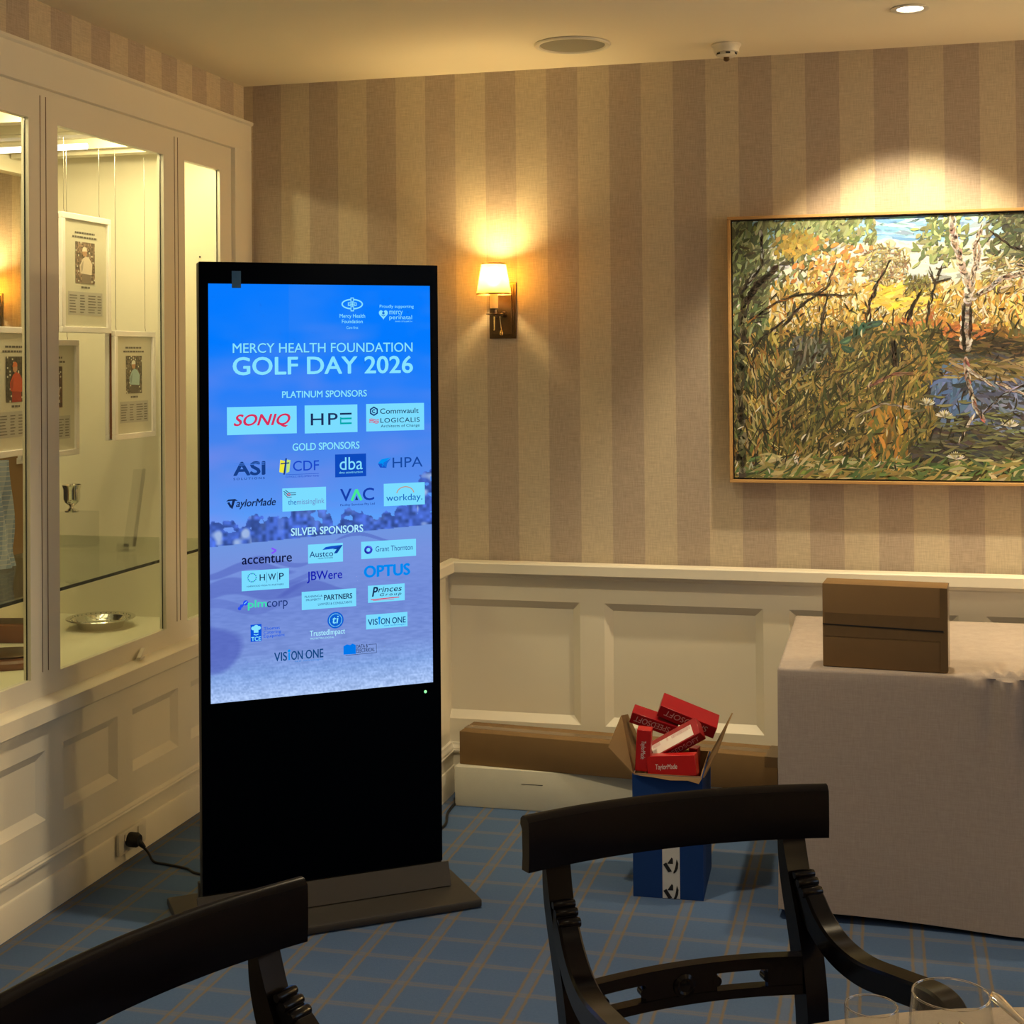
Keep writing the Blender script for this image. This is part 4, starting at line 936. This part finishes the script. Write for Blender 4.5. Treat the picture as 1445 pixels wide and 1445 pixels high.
t = thing('floor_cable', 'short black cable along the baseboard right of the screen', 'cable', (.93, -.30, .0005))
g = G(); g.tube(spline([(.0, .20, .005), (-.005, .10, .005), (.0, -.02, .005), (.03, -.16, .005), (.0, -.30, .005)], 8), .005, 8); g.build('cord', 'black_rubber', t)
t = thing('plastic_clip', 'small white plastic clip lying on the showcase sill', 'clip', (.030, -.905, .6415), R(12))
g = G(); g.box(-.007, .007, -.030, .030, 0, .012, .002, mtx=Matrix.Translation((0, 0, .0105)) @ Matrix.Rotation(R(22), 4, 'X')); g.box(-.009, .009, -.026, .012, 0, .008, .001); g.build('clip_body', 'white_plastic', t)

# ------------------------------------------------------------------ boxes on the floor
t = thing('long_white_carton', 'long low white carton on the carpet along the back wall', 'box', (1.46, -.140, 0))
g = G(); g.box(-.533, .533, -.079, .079, .0005, .145, .003, seg=2); g.build('carton', 'cardwhite', t)
g = G(); g.box(-.28, -.20, -.0797, -.0793, .095, .097, mtx=Matrix.Rotation(0, 4, 'X')); g.build('scuff_mark', 'blackink', t, smooth=0)
t = thing('long_brown_carton', 'long narrow brown cardboard carton resting on the white carton', 'box', (.936, -.186, .1455), R(-5.1))
g = G(); g.box(0, 1.175, 0, .148, 0, .121, .003, seg=2); g.build('carton', 'cardboard', t)
g = G(); g.box(-.0004, 1.1754, .052, .096, -.0003, .1213); g.box(1.13, 1.1756, -.0004, .1484, .085, .1214); g.build('tape', 'tape', t, smooth=0, label='shiny packing tape')
# blue carton of red boxes
BX, BY, BWd, BDp, BHt = 1.716, -.955, .214, .300, .372
t = thing('blue_carton', 'open blue cardboard carton filled with red boxes, on the carpet', 'box', (BX, BY, 0), R(2))
def shell(x0, x1, y0, y1, z0, z1, th):
    g = G(); g.box(x0, x1, y0, y1, z0, z0 + th); g.box(x0, x1, y0, y0 + th, z0 + th, z1); g.box(x0, x1, y1 - th, y1, z0 + th, z1); g.box(x0, x0 + th, y0 + th, y1 - th, z0 + th, z1); g.box(x1 - th, x1, y0 + th, y1 - th, z0 + th, z1); return g
shell(0, BWd, 0, BDp, .0005, BHt, .003).build('outer_wall', 'bluecard', t, smooth=0)
shell(.0034, BWd - .0034, .0034, BDp - .0034, .004, BHt + .002, .003).build('inner_lining', 'cardboard_dull', t, smooth=0)
def flap(pts, name='flap', th=.004):
    pts = [Vector(p) for p in pts]; n = (pts[1] - pts[0]).cross(pts[-1] - pts[0]).normalized() * th
    g = G(); g.prism(pts, n); return g.build(name, ['cardboard'], t, smooth=0)
flap([(-.001, .004, BHt), (-.001, BDp - .02, BHt), (-.050, BDp - .04, BHt + .115), (-.048, .10, BHt + .150), (-.078, .02, BHt + .070)])
flap([(BWd + .001, .004, BHt), (BWd + .001, BDp - .02, BHt), (BWd + .072, BDp - .03, BHt + .135), (BWd + .070, .035, BHt + .150), (BWd + .042, .01, BHt + .075)])
flap([(.004, -.002, BHt + .001), (BWd * .5, -.002, BHt + .001), (BWd, -.002, BHt + .001), (BWd - .01, -.014, BHt - .015), (BWd * .8, -.010, BHt - .008), (BWd * .55, -.013, BHt - .009), (BWd * .3, -.008, BHt - .004), (.03, -.006, BHt - .002)], 'torn_flap', .0012)
g = G(); g.box(.090, .143, -.0012, -.0002, .002, .262); st = g.build('vinyl_strip', 'tapewhite', t, smooth=0)
def mark(cx, cz, s):
    c = []
    f = lambda pts: [(cx + s * a, -.0016, cz + s * b) for a, b in pts]
    c.append(f([(-.27, .06), (.04, .52), (.13, .42), (.14, .06)]))
    c.append(f([(-.56, .0), (-.34, .14), (.06, -.46), (-.20, -.54)]))
    c.append(f([(.40, .42), (.52, .12), (.48, -.22), (.36, -.48), (.18, -.62), (.16, -.52), (.26, -.30), (.33, .0), (.36, .22)]))
    return c
for z in (.024, .104, .184, .236):
    g = G()
    for f in mark(.1165, z, .043): g.prism(f, (0, -.0003, 0))
    g.build('round_mark', 'blackink', st, smooth=0)
def red_box(label, c, size, rot, mat, texts=(), extra=None, grp='red golf ball boxes in the blue carton'):
    """size: length x (along x), y depth, z height. texts: (face, body, box in face units, mat)"""
    t = thing('golf_ball_box', label, 'box', c, 0, grp); t.rotation_euler = rot
    L, D, Hh = size
    g = G(); g.box(-L / 2, L / 2, -D / 2, D / 2, -Hh / 2, Hh / 2, .0015, seg=1); g.build('carton', mat, t)
    e = .0006
    MAP = {'front': lambda a, b: (-L / 2 + a * L, -D / 2 - e, -Hh / 2 + b * Hh), 'top': lambda a, b: (-L / 2 + a * L, -D / 2 + b * D, Hh / 2 + e)}
    for face, body, bx, mm, kw in texts:
        g = G()
        for f in fit_text(body, (0, 0, 1, 1), 0, kw.get('shear', .0)):
            pts = []
            for a, b in f:
                if kw.get('flip'): a, b = 1 - a, 1 - b
                if kw.get('vert'): a, b = b, 1 - a
                pts.append(MAP[face](bx[0] + a * (bx[2] - bx[0]), bx[1] + b * (bx[3] - bx[1])))
            try: g.poly(pts)
            except ValueError: pass
        g.build('lettering', mm, t, smooth=0)
    if extra:
        a0, b0, a1, b1 = extra; fz = MAP['top']
        g = G(); g.poly([fz(a0, b0), fz(a1, b0), fz(a1, b1), fz(a0, b1)]); lb = g.build('paper_label', 'label', t, smooth=0)
        g = G(); e *= 2; k = a0 + .03; rg = random.Random(2)
        while k < a1 - .02:
            ww = rg.uniform(.004, .010)
            if not (.42 < (k - a0) / (a1 - a0) < .5): g.poly([fz(k, b1 - .02), fz(k + ww, b1 - .02), fz(k + ww, b1 - .22), fz(k, b1 - .22)])
            k += ww + rg.uniform(.003, .008)
            if .22 < (k - a0) / (a1 - a0) < .36: k = a0 + .38 * (a1 - a0)
        g.build('barcode', 'greyink', lb, smooth=0)
    return t
# boxes are tilted about the viewing direction: rot = (pitch, roll, heading)
red_box('dark red box leaning highest across the back right of the blue carton', (1.862, -.745, .508), (.188, .090, .040), (R(14), R(21), R(6)), 'red', [('front', 'SPEEDSOFT', (.10, .30, .86, .78), 'greyink', dict(flip=True, shear=.2))])
red_box('dark red box sloping at the back left of the blue carton', (1.757, -.765, .490), (.150, .060, .038), (R(12), R(17), R(4)), 'red', [('front', 'SPEEDSOFT', (.08, .28, .86, .78), 'greyink', dict(flip=True, shear=.2))])
red_box('red box with a white paper label, tilted up across the pile', (1.838, -.850, .452), (.176, .062, .040), (R(42), R(-31), R(0)), 'red', [('front', 'SPEEDSOFT', (.22, .25, .92, .75), 'greyink', dict(shear=.2))], (.06, .08, .88, .72))
red_box('bright red box standing upright at the front left of the pile', (1.746, -.912, .440), (.045, .045, .128), (R(2), R(4), R(4)), 'redbright', [('front', 'TaylorMade', (.36, .30, .66, .74), 'whiteink', dict(vert=True, bold=.03))])
red_box('red box lying level at the front edge of the blue carton', (1.835, -.916, .398), (.152, .044, .062), (R(-3), R(-6), R(-3)), 'redbright', [('front', 'TaylorMade', (.18, .36, .62, .60), 'whiteink', dict(bold=.03, shear=.2))])
red_box('red box end pressed against the right side of the blue carton', (1.886, -.790, .366), (.028, .05, .110), (R(-4), R(0), R(-4)), 'red')

# ------------------------------------------------------------------ side table with long grey cloth
TX0, TX1, TY0, TY1, TZ = 2.163, 3.95, -1.032, -.150, .733
t = thing('buffet_table', 'long folding table hidden under the grey cloth by the wall', 'table', ((TX0 + TX1) / 2, (TY0 + TY1) / 2, 0))
hx, hy = (TX1 - TX0) / 2, (TY1 - TY0) / 2
g = G(); g.box(-hx + .02, hx - .02, -hy + .02, hy - .02, TZ - .035, TZ - .006, .004); g.build('tabletop', 'woodtrophy', t)
for sx in (-1, 1):
    for sy in (-1, 1):
        g = G(); g.tube([(sx * (hx - .06), sy * (hy - .06), .006), (sx * (hx - .06), sy * (hy - .06), TZ - .036)], .016, 12); lg = g.build('leg', 'black_rubber', t)
        g = G(); g.lathe([(0, 0), (.022, 0), (.022, .022), (.0165, .026), (0, .026)], 16, (sx * (hx - .06), sy * (hy - .06), 0)); g.build('foot_cap', 'black_rubber', lg)
def drape(x0, x1, y0, y1, z, hem, rad, amp, nper=260, fold=None, seed=1):
    """closed cloth over a rectangular top: centre rings, rounded edge, hanging sides"""
    rg = np.random.default_rng(seed); ph = rg.uniform(0, 6.28, 8)
    w_, h_ = x1 - x0, y1 - y0; per = 2 * (w_ + h_); base = []
    for k in range(nper):
        s_ = per * k / nper
        if s_ < w_: p, n = (x0 + s_, y0), (0, -1)
        elif s_ < w_ + h_: p, n = (x1, y0 + s_ - w_), (1, 0)
        elif s_ < 2 * w_ + h_: p, n = (x1 - (s_ - w_ - h_), y1), (0, 1)
        else: p, n = (x0, y1 - (s_ - 2 * w_ - h_)), (-1, 0)
        base.append((p, n, s_))
    rings = []
    def cl(p, inset): return (min(max(p[0], x0 + inset), x1 - inset), min(max(p[1], y0 + inset), y1 - inset))
    zs = []
    for ins in (h_ * .49, h_ * .3, h_ * .12, .03, rad): zs.append(('top', ins))
    for a in (30, 60): zs.append(('arc', a))
    nz = 26
    for k in range(nz + 1): zs.append(('side', k / nz))
    V = []; Fc = []
    for typ, q in zs:
        for (p, n, s_) in base:
            c_ = cl(p, rad)
            f = fold(p[0], p[1]) if fold else 0
            if typ == 'top': V.append((*cl(p, q), z + f * .009 * (1 if q < .08 else 0) * (1 + math.sin(p[0] * 150))))
            elif typ == 'arc':
                a = R(q); ox, oy = p[0] - c_[0], p[1] - c_[1]; l_ = math.hypot(ox, oy) or 1
                V.append((c_[0] + ox / l_ * rad * math.sin(a), c_[1] + oy / l_ * rad * math.sin(a), z - rad + rad * math.cos(a)))
            else:
                zz = (z - rad) * (1 - q) + hem * q + (.012 * math.sin(s_ * 3.1 + ph[4]) * q if hem > .015 else 0)
                ox, oy = p[0] - c_[0], p[1] - c_[1]; l_ = math.hypot(ox, oy) or 1; nx_, ny_ = ox / l_, oy / l_
                rp = amp * q ** 1.5 * (math.sin(s_ * 5.3 + ph[0]) + .6 * math.sin(s_ * 9.1 + ph[1] + 2 * q)) + .006 * q
                if f: rp += f * (.015 * math.sin(p[0] * 70 + 1.5 * q) * math.exp(-q * 2.2) + .006)
                V.append((c_[0] + nx_ * (rad + rp), c_[1] + ny_ * (rad + rp), zz))
    n = nper
    for i in range(len(zs) - 1):
        for k in range(n): Fc.append((i * n + k, i * n + (k + 1) % n, (i + 1) * n + (k + 1) % n, (i + 1) * n + k))
    Fc.append(tuple(range(n))[::-1])
    me = bpy.data.meshes.new('tablecloth'); me.from_pydata(V, [], Fc); me.update(); return me
fold = lambda x, y: (max(0, 1 - abs(x - 2.85) / .17) ** .6 if y < -.9 else 0)
me = drape(TX0, TX1, TY0, TY1, TZ, .020, .010, .006, fold=fold, nper=420)
o = finish(me, 'tablecloth', 'linen', None, 60); tag(o, 'floor-length grey linen tablecloth covering the long table by the wall', 'tablecloth')
t = thing('flat_brown_carton', 'brown cardboard carton standing on its edge on the grey tablecloth', 'box', (2.293, -.988, TZ + .0013), R(-4.8))
g = G(); g.box(0, .352, 0, .108, 0, .2435, .0025, seg=2); g.build('carton', 'cardboard', t)
g = G(); g.box(.006, .332, -.0012, -.0002, .090, .158); g.box(.332, .3535, -.0012, .109, .006, .2425); g.build('tape', 'tape', t, smooth=0, label='wide brown packing tape')
g = G(); g.prism([(0.0005, -.0015, .126), (.34, -.0018, .1215), (.342, -.0015, .119), (.342, -.0018, .1165), (.0005, -.0015, .123)], (0, -.0006, 0)); g.build('flap_seam', 'blackink', t, smooth=0)

# ------------------------------------------------------------------ dining chairs
def make_chair(label):
    t = thing('dining_chair', label, 'chair', (0, 0, 0), 0, 'dark wooden armchairs drawn up to the round table')
    bow = lambda x, d=.040: d * (1 - (x / .285) ** 2)
    # crest rail: curved board with a rolled top edge
    n = 28; g = G(); sec = [(-.010, -.046), (.011, -.046), (.013, -.02), (.013, .026), (.012, .038), (.004, .045), (-.006, .046), (-.013, .040), (-.014, .030), (-.009, .022), (-.008, -.02)]
    pts = []; 
    for k in range(n + 1):
        x = -.284 + .568 * k / n; pts.append((x, bow(x), .834))
    g.sweep(pts, sec); g.build('crest_rail', 'mahogany', t)
    for s_ in (-1, 1):
        # back post running down into the rear leg
        p = spline([(s_ * .222, bow(.222) + .004, .802), (s_ * .222, bow(.222) + .004, .780), (s_ * .222, .006, .72), (s_ * .219, -.040, .60), (s_ * .216, -.062, .48), (s_ * .214, -.050, .36), (s_ * .214, .0, .18), (s_ * .215, .075, .0005)], 7)
        m_ = len(p); secs = []
        for k in range(m_):
            a = .0225 - .004 * (k / m_); b = .0105 + .012 * math.sin(PI * min(1, max(0, k / m_ - .13) * 1.35)); secs.append([(-a, -b), (a, -b), (a, b), (-a, b)])
        g = G(); g.sweep(p, secs, up=(0, 1, 0)); bmesh.ops.bevel(g.bm, geom=[e for e in g.bm.edges if len(e.link_faces) == 2 and e.calc_face_angle(0) > .9], offset=.003, segments=1, affect='EDGES')
        g.build('back_post', 'mahogany', t)
        # arm: sweeps down and forward, then turns down to the seat
        ap = spline([(s_ * .224, -.018, .722), (s_ * .226, -.040, .700), (s_ * .228, -.075, .668), (s_ * .232, -.130, .643), (s_ * .238, -.205, .636), (s_ * .246, -.300, .650), (s_ * .252, -.390, .664), (s_ * .254, -.425, .655), (s_ * .252, -.432, .625), (s_ * .246, -.412, .570), (s_ * .236, -.385, .510), (s_ * .230, -.372, .452)], 7)
        m_ = len(ap); secs = []
        for k in range(m_):
            q = k / m_; a = .0175 + .003 * math.sin(q * PI); b = .021 if q > .12 else .014 + .06 * q
            b -= .004 * q; secs.append([(-a, -b), (a, -b), (a, b - .004), (a - .004, b), (-a + .004, b), (-a, b - .004)])
        g = G(); g.sweep(ap, secs, up=(0, -.45, 1)); arm = g.build('arm', 'mahogany', t, smooth=28)
        for (y, z, r_) in ((-.022, .734, .008), (-.034, .724, .009), (-.048, .712, .010)):
            g = G(); g.tube([(s_ * .224 - .0195, y, z), (s_ * .224 - .013, y, z), (s_ * .224 + .013, y, z), (s_ * .224 + .0195, y, z)], [r_ * .75, r_, r_, r_ * .75], 14)
            g.build('carved_ridge', 'mahogany', arm)
        # front leg
        g = G(); g.lathe([(0, .0005), (.013, .0005), (.016, .02), (.014, .05), (.019, .25), (.023, .32), (.017, .335), (.024, .35), (.026, .40), (0, .40)], 20, (s_ * .228, -.385, 0)); g.build('front_leg', 'mahogany', t)
    # lower back rail with two slots and a roundel
    g = G(); yr = lambda x: -.058 + .026 * (1 - (x / .2) ** 2)
    def curved(x0, x1, z0, z1, th=.010, n=10):
        pts = [(x0 + (x1 - x0) * k / n, yr(x0 + (x1 - x0) * k / n), (z0 + z1) / 2) for k in range(n + 1)]; h_ = (z1 - z0) / 2
        g.sweep(pts, [(-th, -h_), (th, -h_), (th, h_), (-th, h_)])
    curved(-.198, .198, .592, .612, .011, 24); curved(-.198, .198, .546, .562, .011, 24)
    for a, b in ((-.198, -.168), (-.088, -.040), (-.040, .040), (.040, .046), (.138, .198)): curved(a, b, .5615, .5925, .009)
    for x in (-.166, -.088, .046, .137):
        g.tube([(x, yr(x) - .009, .577), (x, yr(x) + .009, .577)], .0085, 14)
    g.lathe([(0, 0), (.018, 0), (.020, .004), (.014, .007), (.010, .005), (0, .008)], 24, (-.015, yr(-.015) - .008, .579), mtx=Euler((R(90), 0, 0)).to_matrix())
    g.build('lower_rail', 'mahogany', t)
    # seat
    g = G(); g.prism([(-.235, -.40, .395), (.235, -.40, .395), (.205, .0 - .05, .395), (-.205, -.05, .395)], (0, 0, .045)); g.build('seat_frame', 'mahogany', t, smooth=0)
    g = G(); g.box(-.21, .21, -.385, -.07, .441, .475, .014, seg=3); g.build('seat_cushion', 'linen', t)
    return t
ch = make_chair('dark mahogany armchair in the middle front, facing the round table')
ch.location = (2.128, -2.836, 0); ch.rotation_euler = (0, 0, R(31.4))
dup(ch, (1.527, -3.596, 0), R(68), 'dark mahogany armchair at the lower left, in front of the black screen')

# ------------------------------------------------------------------ round table in the foreground
TC = (2.86, -4.11)
t = thing('round_dining_table', 'round dining table under a beige cloth at the lower right', 'table', (*TC, 0))
g = G(); g.lathe([(0, .718), (.88, .718), (.895, .724), (.895, .742), (.885, .747), (0, .747)], 72); g.build('tabletop', 'woodtrophy', t)
g = G(); g.lathe([(0, .03), (.10, .03), (.07, .08), (.05, .2), (.05, .6), (.09, .717), (0, .717)], 28); pd = g.build('pedestal', 'woodtrophy', t)
for k in range(4):
    a = k * PI / 2 + .4; g = G(); g.tube(spline([(.05 * math.cos(a), .05 * math.sin(a), .12), (.25 * math.cos(a), .25 * math.sin(a), .07), (.42 * math.cos(a), .42 * math.sin(a), .02)]), .02, 10); g.build('foot', 'woodtrophy', pd)
g = G(); prof = [(0, .7500), (.5, .7500), (.88, .7500), (.902, .7485), (.910, .740), (.913, .70), (.915, .60), (.917, .52)]
N = 144; rings = []
for i, (r_, z) in enumerate(prof):
    if r_ == 0: rings.append([g.bm.verts.new((0, 0, z))]); continue
    rr = []
    for k in range(N):
        a = 2 * PI * k / N; amp = 0 if i < 4 else .014 * (i - 3) / 4
        q = r_ + amp * (math.sin(a * 14 + 1) + .5 * math.sin(a * 23)); rr.append(g.bm.verts.new((q * math.cos(a), q * math.sin(a), z)))
    rings.append(rr)
for a, b in zip(rings, rings[1:]):
    for k in range(N):
        k2 = (k + 1) % N
        if len(a) == 1: g.bm.faces.new((a[0], b[k], b[k2]))
        else: g.bm.faces.new((a[k], b[k], b[k2], a[k2]))
o = g.build('tablecloth', 'linen_near', None, 60); o.location = (*TC, 0); tag(o, 'beige linen cloth on the round table at the lower right corner', 'tablecloth')
TT = .7505
def tumbler(x, y, label):
    t = thing('water_tumbler', label, 'glass', (x, y, TT), 0, 'straight drinking glasses on the round table')
    g = G(); g.lathe([(0, 0), (.026, 0), (.028, .004), (.0315, .126), (.0310, .1285), (.0302, .1265), (.0268, .012), (.024, .009), (0, .008)], 48); g.build('glass_body', 'thinglass', t)
    g = G(); g.lathe([(.0300 + .0012 * math.cos(k * PI / 4), .1275 + .0012 * math.sin(k * PI / 4)) for k in range(8)], 48, closed=True); g.build('rim', 'glass', t); return t
tm = tumbler(2.455, -3.573, 'small straight tumbler nearest the chair arm on the beige cloth')
dup(tm, (2.668, -3.532, TT), 0, 'straight tumbler at the right edge behind the cutlery')
t = thing('wine_glass', 'large clear wine glass beside the tumbler on the beige cloth', 'glass', (2.543, -3.643, TT))
g = G(); g.lathe([(.010, .075), (.026, .082), (.042, .100), (.0475, .125), (.0455, .155), (.0425, .1795), (.0420, .1810), (.0413, .1795), (.0442, .155), (.0462, .125), (.0410, .102), (.025, .085), (0, .079)], 56); g.lathe([(0, .0772), (.010, .075)], 56); g.build('bowl', 'thinglass', t)
g = G(); g.lathe([(.0420 + .0012 * math.cos(k * PI / 4), .1800 + .0012 * math.sin(k * PI / 4)) for k in range(8)], 48, closed=True); g.build('rim', 'glass', t)
g = G(); g.lathe([(.006, .0745), (.0036, .055), (.0034, .02), (.0055, .010), (.012, .0055), (.036, .002), (.036, .0005), (0, .0005)], 40); g.lathe([(0, .0745), (.006, .0745)], 40); g.build('stem', 'glass', t)
def cutlery(label, p0, p1, name, cat, tip, wide=.0055):
    """handle end p0, far end p1"""
    p0, p1 = Vector(p0), Vector(p1); d = p1 - p0; L = d.length
    t = thing(name, label, cat, p0, math.atan2(d.y, d.x), 'silver cutlery on the beige cloth'); t.rotation_euler = (0, -math.asin(d.z / L), math.atan2(d.y, d.x))
    el = lambda a, b: [(a * math.cos(k * PI / 5), b * math.sin(k * PI / 5)) for k in range(10)]
    g = G(); hp = [(0, .003), (.004, wide), (.012, wide * 1.25), (.03, wide), (.07, wide * .6), (.11, wide * .45), (.13, wide * .5)]
    g.sweep([(u, 0, .004) for u, _ in hp], [el(b, .0034 if u < .1 else .0026) for u, b in hp]); g.build('handle', 'metal', t)
    g = G()
    if tip == 'fork':
        g.box(.128, .150, -.009, .009, .0028, .0048, .001)
        for y in (-.0078, -.0026, .0026, .0078): g.box(.149, .190, y - .0012, y + .0012, .0028, .0046, .0004, seg=1)
        g.build('tines', 'metal', t)
    elif tip == 'knife':
        g.prism([(.128, -.005, .003), (.20, -.009, .003), (.215, -.002, .003), (.21, .007, .003), (.128, .006, .003)], (0, 0, .0018)); g.build('blade', 'metal', t)
    else:
        g.lathe([(0, -.004), (.012, -.002), (.019, .004), (.0185, .0045), (.011, -.001), (0, -.003)], 24, (.158, 0, .005), mtx=Matrix.Diagonal((1.5, 1, 1))); g.build('spoon_bowl', 'metal', t)
    return t
dr = Vector((.36, -.93, 0)).normalized()
a = Vector((2.540, -3.325, TT)); cutlery('fork whose handle end shows through the left of the wine glass', a, a + dr * .2, 'dinner_fork', 'fork', 'fork')
a = Vector((2.567, -3.315, TT)); cutlery('second fork, its handle end seen through the middle of the wine glass', a, a + dr * .2, 'dessert_fork', 'fork', 'fork')
t = thing('side_plate', 'white side plate under the butter knife at the right edge of the photo', 'plate', (2.705, -3.425, TT))
g = G(); g.lathe([(0, .003), (.045, .003), (.047, 0), (.052, 0), (.060, .008), (.083, .017), (.084, .019), (.082, .0195), (.058, .011), (.045, .007), (0, .007)], 48); g.build('plate_body', 'white_plastic', t)
cutlery('butter knife resting across the rim of the side plate', (2.609, -3.301, .7875), (2.713, -3.498, .7665), 'butter_knife', 'knife', 'knife', .008)
